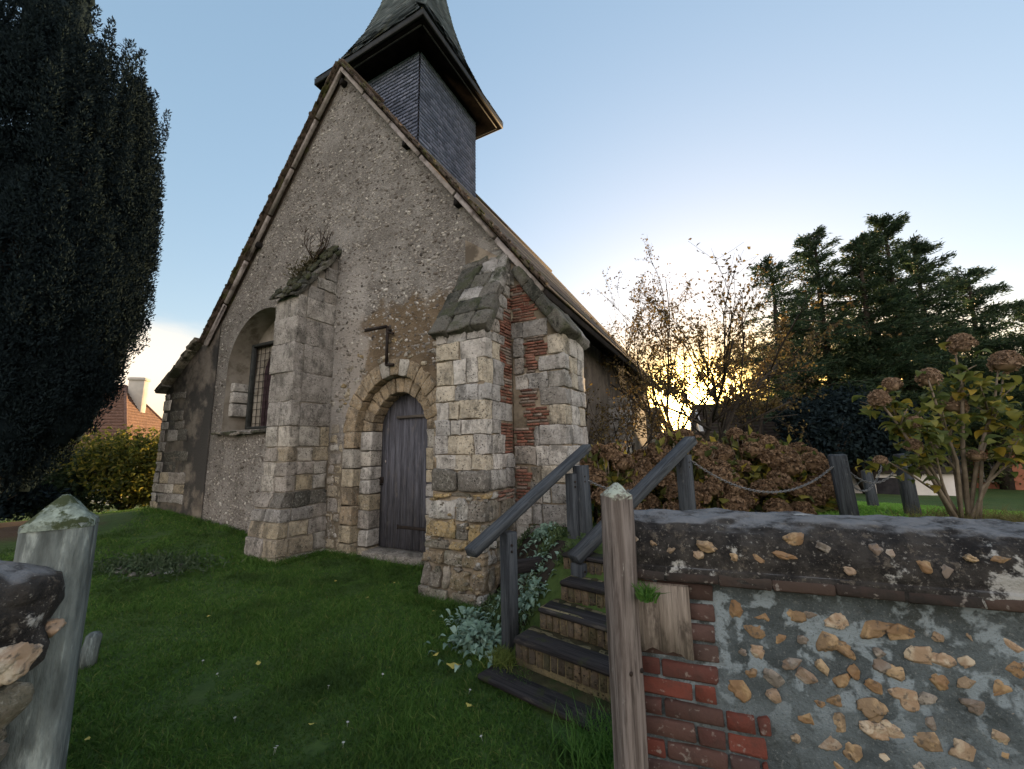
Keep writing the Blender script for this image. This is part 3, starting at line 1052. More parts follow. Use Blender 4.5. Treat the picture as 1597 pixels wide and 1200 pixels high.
core = MB()
for (z0, z1) in ((-.5, -.1), (-.1, .3), (.3, .6), (.6, .85), (.85, .95), (.95, 4.12)):
    cbox(core, ((Mu0 + Mu1) / 2, Mv / 2 + .035, (z0 + z1) / 2), ((Mu1 - Mu0) / 2 - .022, -Mv / 2 + .012, (z1 - z0) / 2), .002)
P = [(Mu1 - .03, Mv + .01, 4.1), (Mu1 - .03, .02, 4.1), (Mu1 - .03, .02, 5.22)]
core.add(P + [(Mu0 + .03, p[1], p[2]) for p in P], [(0, 1, 2), (5, 4, 3), (0, 2, 5, 3), (1, 4, 5, 2)])
core.warp(spreadM)
cpart('core', core, MT['plaster'], bmid)
mb = MB()
fM, sM = on_front(Mv), on_side(Mu1)
for n, (z0, z1) in enumerate(rows(-.15, 2.0, .19, .26) + rows(2.0, 4.12, .36, .52)):
    up_part = z0 > 1.98
    pal = [(.44, .42, .4), (.5, .48, .455), (.46, .44, .42), (.41, .39, .37)] if up_part else (CREAM if z0 > .95 or z0 < .55 else DARK + GREY)
    face_run(mb, Mu0, Mu1 + .008, z0, z1, fM, pal, *((.3, .7) if up_part else (.2, .36)), gap=.002 if up_part else .012, rough=.014, rad=.008 if up_part else .014)
    face_run(mb, Mv + .17, -.0, z0, z1, sM, pal, *((.35, .7) if up_part else (.22, .4)), gap=.002 if up_part else .012, rough=.014, rad=.008 if up_part else .014)
for (z0, z1) in rows(4.12, 5.2, .2, .26):
    va = Mv + .04 + (z1 - 4.12) / 1.14 * .74
    if va < -.1: face_run(mb, va, 0, z0, z1, sM, GREY, .2, .4, gap=.006, rough=.014, rad=.014)
mb.warp(spreadM)
cpart('ashlar', mb, MT['ashlar'], bmid)
mb = MB()
d = np.array([0, .80, 1.16]); Ls = np.linalg.norm(d); d = d / Ls; nrm = np.array([0, -d[2], d[1]])
Rc = rot_axes((1, 0, 0), d, nrm)
for k in range(5):
    a0, a1 = Ls * k / 5, Ls * (k + 1) / 5
    for (x0, x1) in splits(Mu0 - .08, Mu1 + .06, .25, .5):
        c_ = np.array([(x0 + x1) / 2, Mv - .06, 4.1]) + d * ((a0 + a1) / 2) + nrm * (-.02 + random.uniform(-.015, .015))
        rblock(mb, c_, ((x1 - x0) / 2 - .003, (a1 - a0) / 2 + .02, .032), .02, .03, Rc @ rotx(-.1), pick(DARK))
for k in range(70):
    s_ = random.random()
    c_ = np.array([random.uniform(Mu0, Mu1 + .05), Mv - .06, 4.12]) + d * Ls * s_ + nrm * .03
    lump(mb, c_, (.05, .06, .03), 1, .5, 2, Rc, (.04, .045, .02))
cpart('cap', mb, MT['capstone'], bmid)

# ---- long stub buttress at the left corner
bl = bpy.data.objects.new('end_buttress', None); COL.objects.link(bl); bl.parent = church
core = MB()
P = [(-7.55, -.5), (-5.3, -.5), (-5.3, 4.42), (-5.9, 4.08), (-7.42, 3.04)]
core.add([(u, -.02, z) for u, z in P] + [(u, .75, z) for u, z in P], [tuple(range(5)), tuple(range(9, 4, -1)), (0, 4, 9, 5), (4, 3, 8, 9), (3, 2, 7, 8)])
cpart('core', core, mat_noise('dark weathered render', (.14, .12, .1), (.3, .265, .22), 2.4, 25, .02, c3=(.065, .062, .058), s3=1.0, thr=(.44, .56)), bl)
mb = MB()
fL = on_front(-.04)
for n, (z0, z1) in enumerate(rows(.0, 3.0, .2, .28)):
    ql = .34 if n % 2 else .22
    fL(mb, -7.55 + z0 * .04 + ql / 2, ql / 2, (z0 + z1) / 2, (z1 - z0) / 2 - .007, .2, pick(GREY + CREAM), .0, .015, .03)
    if .35 < z0 < .95: face_run(mb, -7.2, -6.1, z0, z1, fL, GREY + CREAM, .3, .5, rough=.016, rad=.016)
    elif random.random() < .6: face_run(mb, -7.1, -7.1 + random.uniform(.4, 1.2), z0, z1, on_front(-.032), DARK + DARK + GREY[:1], .3, .5, rough=.016, rad=.016)
cpart('ashlar', mb, MT['ashlar'], bl)
mb = MB()
d = np.array([1.56, 0, 1.05]); Ls = np.linalg.norm(d); d /= Ls; nrm = np.array([-d[2], 0, d[0]]); Rc = rot_axes(d, (0, 1, 0), nrm)
for k in range(6):
    a0, a1 = Ls * k / 6, Ls * (k + 1) / 6
    for (y0, y1) in ((-.2, .3), (.3, .8)):
        c_ = np.array([-7.5, (y0 + y1) / 2, 3.03]) + d * ((a0 + a1) / 2) + nrm * .03
        rblock(mb, c_, ((a1 - a0) / 2 + .015, (y1 - y0) / 2, .06), .025, .025, Rc @ roty(.05), pick(DARK + RUB[:3]))
cpart('cap', mb, MT['capstone'], bl)

# ---- masonry patch between buttress and door, and round the foot
mb = MB()
fW = on_front(-.012)
for (z0, z1) in rows(-.1, 2.05, .14, .24):
    face_run(mb, -1.56, DC - R2 - random.uniform(-.02, .08), z0, z1, fW, CREAM + RUB[:2], .12, .26, gap=.035, rough=.016, rad=.018)
for k in range(46):
    a = random.uniform(.2, math.pi - .3); r_ = R2 + random.uniform(.06, .42)
    u, z = DC + r_ * math.cos(a), SPR + r_ * math.sin(a)
    if u < 1.15: rblock(mb, (u, .05, z), (random.uniform(.03, .08), .065, random.uniform(.025, .05)), .03, .015, roty(random.uniform(-.4, .4)), pick(RUB + CREAM))
cpart('door_side_stones', mb, MT['ashlar'])

# ---- door surround: two orders of arch stones and jambs
sur = bpy.data.objects.new('door_surround', None); COL.objects.link(sur); sur.parent = church


def arch_ring(name, r0, r1, v0, depth, n, bot, pal, pal2):
    mb = MB()
    for k in range(n):
        a0, a1 = math.pi * k / n, math.pi * (k + 1) / n
        am = (a0 + a1) / 2; rm = (r0 + r1) / 2
        pt = 1 + .05 * math.sin(am) ** 6
        c_ = (DC + rm * math.cos(am), v0 + depth / 2, SPR + rm * math.sin(am) * pt)
        hw = rm * (a1 - a0) / 2
        before = len(mb.V)
        rblock(mb, (0, 0, 0), (hw - .002, depth / 2 + random.uniform(-.004, .006), (r1 - r0) / 2), .018, .01, None, pick(pal))
        Vb_ = mb.V[-1].copy()
        Vb_[:, 0] *= 1 + Vb_[:, 2] / rm          # wedge
        mb.V[-1] = Vb_ @ roty(-(am - math.pi / 2)).T + np.array(c_)
    for sd in (-1, 1):
        for (z0, z1) in rows(bot, SPR, .2, .33):
            w0 = random.uniform(-.03, .03)
            rr1 = r1 + (w0 if sd < 0 else 0)
            rblock(mb, (DC + sd * (r0 + rr1) / 2, v0 + depth / 2, (z0 + z1) / 2), ((rr1 - r0) / 2, depth / 2, (z1 - z0) / 2 - .006), .018, .01, None, pick(pal2))
    return cpart(name, mb, MT['ashlar'], sur)


TAN = [(.42, .33, .22), (.48, .38, .26), (.38, .3, .2), (.45, .36, .25)]
arch_ring('outer_order', R1, R2, -.015, .3, 15, -.15, TAN + CREAM[2:4], CREAM + TAN + PALE[:2])
arch_ring('inner_order', R0, R1 - .008, .12, .5, 13, -.15, TAN, CREAM + PALE[:3])
mb = MB(); cbox(mb, (DC, .3, .02), (R0 + .02, .28, .07), .015, None, (.3, .28, .25), .004)
cpart('threshold', mb, MT['ashlar'], sur)
# ---- door
dr = bpy.data.objects.new('door', None); COL.objects.link(dr); dr.parent = church
mb = MB()
x = DC - R0
wd_ = 2 * R0 / 8
for k in range(8):
    u0, u1 = x + k * wd_, x + (k + 1) * wd_
    P = []
    n = 5
    tops = []
    for q_ in range(n + 1):
        uu = u0 + .003 + (u1 - u0 - .006) * q_ / n
        rr_ = max(0.0, R0 ** 2 - (uu - DC) ** 2) ** .5
        tops.append((uu, SPR + rr_ * (1 + .05 * (rr_ / R0) ** 6) + .05))
    poly = [(u0 + .003, .1), (u1 - .003, .1)] + tops[::-1]
    vo = .345 + .004 * (k % 2)
    V = [(a, vo, b_) for a, b_ in poly] + [(a, vo + .05, b_) for a, b_ in poly]
    m_ = len(poly)
    F = [tuple(range(m_)), tuple(range(2 * m_ - 1, m_ - 1, -1))] + [(i_, i_ + m_, (i_ + 1) % m_ + m_, (i_ + 1) % m_) for i_ in range(m_)]
    mb.add(V, F)
cpart('plank_leaf', mb, MT['door_wood'], dr)
mb = MB(); cbox(mb, (DC, .42, 1.3), (R0, .02, 1.25), .005); cpart('backing', mb, MT['soffit'], dr)
mb = MB(); cbox(mb, (DC + .2, .338, .42), (.36, .008, .022), .004, None, None, .001); cbox(mb, (DC - .16, .338, .42), (.012, .009, .035), .004)
cpart('strap_hinge', mb, MT['iron'], dr)
mb = MB(); cbox(mb, (DC + .12, .325, 2.12), (.34, .022, .022), .006); cpart('head_rail', mb, mat_wood('pale old rail', (.08, .07, .065), (.16, .145, .13), axis=0), dr)
mb = MB(); tube(mb, [(DC - R0 + .05, .34, 1.13), (DC - R0 + .05, .29, 1.13), (DC - R0 + .05, .29, 1.05), (DC - R0 + .05, .34, 1.05)], .012, 6)
cbox(mb, (DC - R0 + .02, .335, 1.12), (.05, .012, .05), .006); cpart('latch', mb, MT['iron'], dr)
mb = MB(); lump(mb, (DC - R0 + .1, .34, 1.42), (.012, .008, .022), 1, 0); cpart('keyhole_plate', mb, MT['verge'], dr)

# ---- window recess
wn = bpy.data.objects.new('arched_window', None); COL.objects.link(wn); wn.parent = church
WD = .46
mb = MB()
PW = arch_pts(WC, WR + .003, WS, WZ, 28)
V = []
for u, z in PW: V += [(u, -.0, z), (u, WD, z)]
m_ = len(PW)
F = [(2 * k, 2 * k + 1, 2 * k + 3, 2 * k + 2) for k in range(m_ - 1)]
mb.add(V, F)
c0 = len(V)
mb.add([(u, WD, z) for u, z in PW], [tuple(range(m_))])
cpart('reveal', mb, MT['plaster'], wn)
mb = MB()
for k in range(7):
    u = WC - WR - .12 + k * .34
    rblock(mb, (u + .17, .13, WZ - .02 + random.uniform(-.012, .012)), (.172, .26, .03), .02, .015, rotx(.16) @ roty(random.uniform(-.04, .04)), pick(DARK + GREY))
cpart('sill', mb, MT['capstone'], wn)
mb = MB()
for (z0, z1) in ((2.35, 2.62), (2.64, 2.86), (2.88, 3.06)):
    rblock(mb, (WC - WR + .06, .3, (z0 + z1) / 2), (.07, .2, (z1 - z0) / 2), .02, .008, None, pick(PALE))
    rblock(mb, (WC - WR + .17, WD, (z0 + z1) / 2), (.14, .03, (z1 - z0) / 2), .02, .008, None, pick(PALE))
cpart('reveal_blocks', mb, MT['ashlar'], wn)
mb = MB()
gl = arch_pts(WC, .62, 3.2, 2.1, 20)
mb.add([(u, WD - .02, z) for u, z in gl], [tuple(range(len(gl)))])
cpart('leaded_pane', mb, MT['glass'], wn)
mb = MB()
for (u0, u1, z0, z1) in ((WC - .98, WC - .92, 2.08, 3.92), (WC + .92, WC + .98, 2.08, 3.92), (WC - .92, WC + .92, 3.86, 3.92), (WC - .92, WC + .92, 2.08, 2.13)):
    cbox(mb, ((u0 + u1) / 2, WD - .08, (z0 + z1) / 2), ((u1 - u0) / 2, .05, (z1 - z0) / 2), .006)
cpart('guard_frame', mb, MT['win_frame'], wn)
mb = MB()
for k in range(13): tube(mb, [(WC - .9 + k * .15, WD - .05, 2.12), (WC - .9 + k * .15, WD - .05, 3.88)], .006, 4)
for k in range(12): tube(mb, [(WC - .92, WD - .05, 2.2 + k * .15), (WC + .92, WD - .05, 2.2 + k * .15)], .005, 4)
cpart('guard_bars', mb, MT['iron'], wn)
mb = MB()
pl = arch_pts(WC, .93, 3.0, 2.1, 16)
inn = arch_pts(WC, .66, 3.2, 2.1, 16)
V = [(u, WD - .03, z) for u, z in pl] + [(u, WD - .03, z) for u, z in inn] + [(u, WD + .1, z) for u, z in inn]
m_ = len(pl)
mb.add(V, [(k, k + 1, m_ + k + 1, m_ + k) for k in range(m_ - 1)] + [(m_ + k, m_ + k + 1, 2 * m_ + k + 1, 2 * m_ + k) for k in range(m_ - 1)])
cpart('lancet_surround', mb, MT['plaster'], wn)

# ---- side, rear and left walls
mb = MB()
def wallbox(u0, u1, v0, v1, z0, z1): cbox(mb, ((u0 + u1) / 2, (v0 + v1) / 2, (z0 + z1) / 2), ((u1 - u0) / 2, (v1 - v0) / 2, (z1 - z0) / 2), .01)
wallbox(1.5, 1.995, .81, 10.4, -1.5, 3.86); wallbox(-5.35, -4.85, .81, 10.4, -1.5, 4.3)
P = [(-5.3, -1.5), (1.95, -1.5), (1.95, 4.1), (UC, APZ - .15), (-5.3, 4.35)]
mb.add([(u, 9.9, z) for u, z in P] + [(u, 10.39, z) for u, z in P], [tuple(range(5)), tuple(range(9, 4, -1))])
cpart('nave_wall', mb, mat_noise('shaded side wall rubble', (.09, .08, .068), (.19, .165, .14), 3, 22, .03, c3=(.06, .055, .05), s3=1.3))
for (v0, v1, zt) in ((4.6, 5.2, 2.7), (9.6, 10.4, 2.9)):
    mb = MB()
    for (z0, z1) in rows(-1.2, zt, .2, .3):
        face_run(mb, v0, v1, z0, z1, on_side(2.4), GREY + PALE, .3, .6, depth=.42)
    cpart('side_buttress', mb, MT['ashlar'])

# ---- roof
rf = bpy.data.objects.new('roof', None); COL.objects.link(rf); rf.parent = church
mb = MB()
V0, V1 = -.16, 10.6
for (ue, ze, sgn) in ((-5.72, roofz(-5.72), -1), (2.44, roofz(2.44), 1)):
    d = np.array([ue - UC, 0, ze - APZ]); Ln = np.linalg.norm(d); d /= Ln
    nrm = np.array([-d[2], 0, d[0]]) * (1 if sgn > 0 else -1)
    if nrm[2] < 0: nrm = -nrm
    Rc = rot_axes(d, np.cross(nrm, d), nrm)
    # courses of plain tiles, each course lapped over the next
    nc = 46
    for k in range(nc):
        a0, a1 = Ln * k / nc, Ln * (k + 1) / nc + .03
        c_ = np.array([UC, (V0 + V1) / 2, APZ]) + d * ((a0 + a1) / 2) + nrm * (.035)
        cbox(mb, c_, ((a1 - a0) / 2, (V1 - V0) / 2, .016), .004, Rc @ roty(.055), None, .002)
    c_ = np.array([UC, (V0 + V1) / 2 + .05, APZ]) + d * (Ln / 2) + nrm * (-.03)
    cbox(mb, c_, (Ln / 2 - .02, (V1 - V0) / 2 - .1, .03), .004, Rc)
cbox(mb, (UC, (V0 + V1) / 2, APZ + .06), (.1, (V1 - V0) / 2 + .01, .06), .04, None, None, .004)
# broken tile edge and moss lumps along both verges
for (ue, ze) in ((-5.72, roofz(-5.72)), (2.44, roofz(2.44))):
    d = np.array([ue - UC, 0, ze - APZ]); Ln = np.linalg.norm(d); d /= Ln
    nrm = np.array([-d[2], 0, d[0]]); nrm = nrm if nrm[2] > 0 else -nrm
    Rc = rot_axes(d, np.cross(nrm, d), nrm)
    for k in range(62):
        a0 = Ln * k / 62
        cbox(mb, np.array([UC, V0 - .01, APZ]) + d * (a0 + .05) + nrm * (.05 + random.uniform(-.008, .012)), (.06, .04, .011 + random.random() * .006), .004, Rc @ roty(.08), None, .004)
    for k in range(110):
        lump(mb, np.array([UC, V0 + random.uniform(-.04, .08), APZ]) + d * random.uniform(.1, Ln) + nrm * .075, (random.uniform(.015, .05), .03, random.uniform(.01, .025)), 1, .4, 2, Rc)
cpart('tile_slopes', mb, MT['roof_tile'], rf)
mb = MB()
for (ue, ze, seg) in ((-5.72, roofz(-5.72), 6), (2.44, roofz(2.44), 6)):
    d = np.array([ue - UC, 0, ze - APZ]); Ln = np.linalg.norm(d); d /= Ln
    nrm = np.array([-d[2], 0, d[0]]); nrm = nrm if nrm[2] > 0 else -nrm
    Rc = rot_axes(d, np.cross(nrm, d), nrm)
    for k in range(seg):
        a0, a1 = Ln * k / seg + .03, Ln * (k + 1) / seg
        c_ = np.array([UC, V0 + .06, APZ]) + d * ((a0 + a1) / 2) + nrm * (-.035 - .006 * (k % 2))
        cbox(mb, c_, ((a1 - a0) / 2 - .006, .03, .036), .006, Rc, None, .004)
cpart('verge_board', mb, MT['verge'], rf)
for (u, off) in ((UC, .26), (.0, .08), (1.05, .1), (-4.05, .08)):
    mb = MB(); cbox(mb, (u, -.03, roofz(u) - .06 - off), (.05, .08, .06), .02, None, None, .006)
    cpart('purlin_end', mb, MT['soffit'], rf)
mb = MB()
cbox(mb, (2.2, 5.3, roofz(2.2) - .17), (.2, 5.1, .02), .004, roty(.0)); cbox(mb, (2.43, 5.2, roofz(2.44) - .05), (.03, 5.3, .06), .01)
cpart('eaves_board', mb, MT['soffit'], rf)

# ---- belfry and spire
BX, BY, BW = UC - .0, 1.98, 1.05
bf = bpy.data.objects.new('belfry', None); COL.objects.link(bf); bf.parent = church
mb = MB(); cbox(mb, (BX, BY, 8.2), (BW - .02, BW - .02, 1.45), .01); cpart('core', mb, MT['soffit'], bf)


def slate_face(mb, p0, ax, nrm, width, z0, z1, exp=.085, sw=.17):
    ax = np.array(ax, float); nrm = np.array(nrm, float); p0 = np.array(p0, float)
    k = 0; z = z0
    while z < z1:
        x = -(k % 2) * sw * .5
        while x < width:
            a, b_ = max(x, 0) + .002, min(x + sw * random.uniform(.93, .99), width) - .001
            if b_ - a > .02:
                ln = exp * 1.35; tl = .03 + random.uniform(0, .008); dz = random.uniform(-.006, .004)
                base = p0 + np.array([0, 0, z + dz])
                V = [base + ax * a + nrm * tl, base + ax * b_ + nrm * (tl + random.uniform(-.003, .003)), base + ax * b_ + nrm * .004 + np.array([0, 0, ln]), base + ax * a + nrm * .004 + np.array([0, 0, ln]),
                     base + ax * a + nrm * (tl - .018), base + ax * b_ + nrm * (tl - .018)]
                mb.add(V, [(0, 1, 2, 3), (4, 5, 1, 0)])
            x += sw
        z += exp; k += 1


mb = MB()
slate_face(mb, (BX - BW, BY - BW, 0), (1, 0, 0), (0, -1, 0), 2 * BW, 6.7, 9.77)
slate_face(mb, (BX + BW, BY - BW, 0), (0, 1, 0), (1, 0, 0), 2 * BW, 6.7, 9.77)
slate_face(mb, (BX - BW, BY + BW, 0), (0, -1, 0), (-1, 0, 0), 2 * BW, 6.7, 9.77)
slate_face(mb, (BX + BW, BY + BW, 0), (-1, 0, 0), (0, 1, 0), 2 * BW, 6.7, 9.77)
cpart('slate_cladding', mb, MT['slate'], bf)
sp_ = bpy.data.objects.new('spire', None); COL.objects.link(sp_); sp_.parent = church
EH = 1.56
mb = MB()       # soffit box: splayed boarding from wall head up to the eave
V = []
for (h_, z) in ((BW - .01, 9.79), (EH - .03, 9.8), (EH - .03, 9.93), (.2, 9.95)):
    V += [(BX - h_, BY - h_, z), (BX + h_, BY - h_, z), (BX + h_, BY + h_, z), (BX - h_, BY + h_, z)]
F = []
for r_ in range(3):
    for k in range(4): F.append((r_ * 4 + k, r_ * 4 + (k + 1) % 4, r_ * 4 + 4 + (k + 1) % 4, r_ * 4 + 4 + k))
mb.add(V, F); cpart('soffit', mb, MT['soffit_shaded'], sp_)
mb = MB()
for k in range(4):
    a = k * math.pi / 2
    Rz = rotz(a)
    c_ = Rz @ np.array([0, -EH, 0]) + np.array([BX, BY, 9.9])
    cbox(mb, c_, (EH + .02, .025, .075), .008, Rz)
cpart('fascia', mb, MT['lead'], sp_)
mb = MB()
for k in range(4):
    a = k * math.pi / 2
    c_ = rotz(a) @ np.array([0, -EH + .10, 0]) + np.array([BX, BY, 9.79])
    cbox(mb, c_, (EH - .12, .012, .012), .003, rotz(a))
cpart('soffit_bead', mb, MT['win_frame'], sp_)
PROF = [(9.97, 1.585, 0.0), (10.12, 1.47, .0), (10.4, 1.33, .01), (10.8, 1.18, .04), (11.4, .96, .1), (12.2, .77, .18), (13.2, .61, .27), (14.5, .46, .293), (18.4, .02, .293)]


def prof(z):
    for (a, b_) in zip(PROF[:-1], PROF[1:]):
        if z <= b_[0]:
            t_ = (z - a[0]) / (b_[0] - a[0]); return a[1] + (b_[1] - a[1]) * t_, a[2] + (b_[2] - a[2]) * t_
    return PROF[-1][1:]


def oct_ring(z):
    h_, c_ = prof(z); c_ = c_ * 2 * h_
    return [np.array([BX + x, BY + y, z]) for x, y in ((-h_ + c_, -h_), (h_ - c_, -h_), (h_, -h_ + c_), (h_, h_ - c_), (h_ - c_, h_), (-h_ + c_, h_), (-h_, h_ - c_), (-h_, -h_ + c_))]


mb = MB()
zs = [9.97]
while zs[-1] < 18.3: zs.append(zs[-1] + (.07 if zs[-1] < 10.9 else .09))
for k in range(len(zs) - 1):
    A, B = oct_ring(zs[k]), oct_ring(zs[k + 1] + .02)
    for s_ in range(8):
        a0, a1, b0, b1 = A[s_], A[(s_ + 1) % 8], B[s_], B[(s_ + 1) % 8]
        wdt = np.linalg.norm(a1 - a0)
        if wdt < .004: continue
        n_ = max(1, round(wdt / .16))
        out_ = (a0 + a1) / 2 - np.array([BX, BY, zs[k]]); out_ /= np.linalg.norm(out_)
        ph = .5 / n_ if k % 2 and n_ > 1 else 0
        ts = [0.0] + [min(1.0, (q_ + 1) / n_ - ph) for q_ in range(n_)]
        if ts[-1] < 1: ts.append(1.0)
        for t0_, t1_ in zip(ts[:-1], ts[1:]):
            o_ = out_ * random.uniform(.012, .02)
            dz = np.array([0, 0, random.uniform(-.005, .005)])
            mb.add([a0 + (a1 - a0) * t0_ + o_ + dz, a0 + (a1 - a0) * t1_ + o_ + dz, b0 + (b1 - b0) * t1_, b0 + (b1 - b0) * t0_], [(0, 1, 2, 3)])
for k in range(0, len(zs) - 6, 6):
    A, B = oct_ring(zs[k]), oct_ring(zs[k + 6])
    cen = np.array([BX, BY, 0])
    A = [(p - cen) * np.array([.94, .94, 1]) + cen for p in A]; B = [(p - cen) * np.array([.94, .94, 1]) + cen for p in B]
    for s_ in range(8): mb.add([A[s_], A[(s_ + 1) % 8], B[(s_ + 1) % 8], B[s_]], [(0, 1, 2, 3)])
cpart('slate_roof', mb, MT['spire_slate'], sp_)
mb = MB()
tube(mb, [(BX, BY, 18.2), (BX, BY, 19.2)], .03, 6); tube(mb, [(BX - .3, BY, 18.95), (BX + .3, BY, 18.95)], .025, 6)
cpart('cross', mb, MT['iron'], sp_)

# ---- iron bracket on the wall above the door
ab = MB()
tube(ab, [(-.52, -.30, 3.44), (-.27, -.07, 3.53)], .028, 6)
tube(ab, [(-.27, -.07, 3.53), (-.28, -.06, 2.9)], .024, 6)
tube(ab, [(-.28, -.06, 2.91), (-.14, -.05, 2.90)], .024, 6)
tube(ab, [(-.28, -.07, 3.43), (-.15, -.06, 3.40)], .02, 6)
tube(ab, [(-.27, .02, 3.48), (-.27, -.08, 3.48)], .03, 6)
cpart('iron_bracket', ab, MT['iron'])

# ---- twiggy plant on the middle buttress
p = cw(-1.95, -.25, 4.98)
tw = thing('wall_shrub', 'leafless twiggy shrub rooted on the mossy cap of the tall buttress', 'shrub', tuple(p))
mb = MB()
for k in range(9):
    a = random.uniform(0, 6.28)
    top = p + np.array([math.cos(a) * random.uniform(.05, .32), math.sin(a) * .12, random.uniform(.35, .72)])
    md = (p + top) / 2 + np.array([math.cos(a) * .08, 0, -.02])
    tube(mb, [p, md, top], [.014, .01, .004], 5)
    for q_ in range(2):
        s0 = md + (top - md) * random.random()
        tube(mb, [s0, s0 + np.array([random.uniform(-.1, .1), random.uniform(-.05, .05), .14])], [.006, .003], 4)
obj('stems', mb, MT['twig'], tw)
mb = MB()
n = 500
P_ = np.array([p + LL * s_ * .8 + np.array([0, 0, s_ * 1.0]) for s_ in rng.uniform(-.45, .3, n)]) + rng.normal(0, .05, (n, 3))
leaves(mb, P_, rng.normal(size=(n, 3)) + np.array([0, 0, .6]), .07, .02)
obj('dry_tuft', mb, mat_leaf('dry moss grass', [(0, (.03, .03, .014)), (1, (.09, .075, .035))], .1), tw)

# ---------------------------------------------------------------- street wall on the right
WANG = math.atan2(-.42, 1.16)
W0 = (.485, 1.73, 0.0)
gw = thing('garden_wall', 'flint and brick street wall with rounded black lichened coping, right of the gateway', 'wall', W0, WANG)
mb = MB()
nx, nz = 300, 120
xs, zs_ = np.meshgrid(np.linspace(0, 3.0, nx), np.linspace(-.3, 1.1, nz), indexing='ij')
yy = np.array([mnoise.fractal(Vector((a * 5, 3.3, b_ * 5)), 1.0, 2.0, 4) for a, b_ in zip(xs.ravel(), zs_.ravel())]) * .012
V = np.stack([xs.ravel(), -np.abs(0) - 0 * yy - .0 + -yy, zs_.ravel()], 1)
i, j = np.meshgrid(np.arange(nx - 1), np.arange(nz - 1), indexing='ij'); a = i * nz + j
mb.add(V, np.stack([a, a + nz, a + nz + 1, a + 1], -1).reshape(-1, 4))
bk = [(0, .0, -.3), (0, .36, -.3), (3.0, .36, -.3), (3.0, 0, -.3), (0, 0, 1.1), (0, .36, 1.1), (3, .36, 1.1), (3, 0, 1.1)]
mb.add(bk, [(0, 4, 5, 1), (1, 5, 6, 2), (2, 6, 7, 3)])
obj('mortar_face', mb, MT['wall_mortar'], gw, world=False, smooth=True)
# flints: roughly in rows
mb = MB()
z = .06; row = 0
while z < 1.05:
    x = .36 + .05 * (row % 2) if z > .66 else .5 + .05 * (row % 2)
    while x < 2.9:
        if random.random() < .92:
            s_ = random.choice([.015, .018, .021, .024, .028, .031])
            sx = s_ * random.uniform(1.0, 1.6)
            flint(mb, (x + random.uniform(-.02, .02), .003, z + random.uniform(-.016, .016)), (sx, .007 + s_ * .16, s_ * 1.1), roty(random.uniform(-.6, .6)))
        x += random.uniform(.056, .098)
    z += random.uniform(.058, .073); row += 1
obj('flints', mb, MT['flint_big'], gw, world=False)
# brick pier at the gate end
mb = MB()
z = -.2; row = 0
BR = [(.085, .04, .036), (.07, .037, .035), (.1, .04, .034), (.065, .042, .04), (.085, .048, .042), (.13, .04, .03)]
while z < 1.07:
    x1 = .3 if z > .62 else .44
    x = -.02; k = 0
    while x < x1 - .03:
        wb = .21 if (k + row) % 2 == 0 else .1
        xe = min(x + wb, x1 + random.uniform(-.03, .02))
        cbox(mb, ((x + xe) / 2, .047 - random.uniform(0, .006), z + .031), ((xe - x) / 2 - .005, .055, .028), .004, None, (pick(BR, .15) if z < .78 else pick([(.075, .05, .045), (.09, .055, .05)], .15)), .002)
        x += wb; k += 1
    z += .071; row += 1
obj('brick_pier', mb, MT['brick'], gw, world=False)
# rounded coping
prof_c = [(-.045, 1.072), (-.062, 1.078), (-.064, 1.128), (-.054, 1.136), (-.058, 1.17), (-.05, 1.22), (-.03, 1.266), (.0, 1.298), (.045, 1.318), (.11, 1.324), (.2, 1.324), (.28, 1.31), (.34, 1.28), (.385, 1.22), (.395, 1.13), (.39, 1.08)]
prof_c = [(y, 1.083 + (z - 1.072) * .9) for y, z in prof_c]
fine = []
for (a, b_) in zip(prof_c[:-1], prof_c[1:]):
    for k in range(4): fine.append((a[0] + (b_[0] - a[0]) * k / 4, a[1] + (b_[1] - a[1]) * k / 4))
fine.append(prof_c[-1])
nx = 260; m_ = len(fine)
V = []
for i_ in range(nx):
    x = -.055 + 3.05 * i_ / (nx - 1)
    for k, (y, z) in enumerate(fine):
        am = .017 if z > 1.14 else .007
        n_ = mnoise.fractal(Vector((x * 6, y * 6 + 9, z * 6)), 1.0, 2.0, 4) * am
        sag = .006 * math.sin(x * 2.2 + .4)
        V.append((x, y - n_ * .8, z + n_ * (1 if z > 1.15 else .4) + (sag if z > 1.15 else .3 * sag)))
F = [(i_ * m_ + k, i_ * m_ + k + 1, (i_ + 1) * m_ + k + 1, (i_ + 1) * m_ + k) for i_ in range(nx - 1) for k in range(m_ - 1)]
F.append(tuple(range(m_))[::-1])
mb = MB(); mb.add(V, F)
obj('coping', mb, MT['coping'], gw, world=False, smooth=True)
mb = MB()
for k in range(44):
    x = .03 + k * .068 + random.uniform(-.03, .03)
    zz = random.uniform(1.16, 1.27)
    flint(mb, (x, -.05 + max(0, zz - 1.2) * .25, zz), (random.uniform(.014, .038), .016, random.uniform(.01, .024)), roty(random.uniform(-.6, .6)))
obj('coping_flints', mb, MT['flint_big'], gw, world=False)
mb = MB()
x = -.05
while x < 2.95:
    w_ = random.uniform(.15, .19)
    cbox(mb, (x + w_ / 2, .0, 1.106), (w_ / 2 - .002, .068, .018), .004, None, pick([(.035, .03, .028), (.05, .04, .035), (.03, .027, .026), (.06, .043, .036)], .1), .002)
    x += w_
obj('drip_tiles', mb, MT['brick'], gw, world=False)
mb = MB()
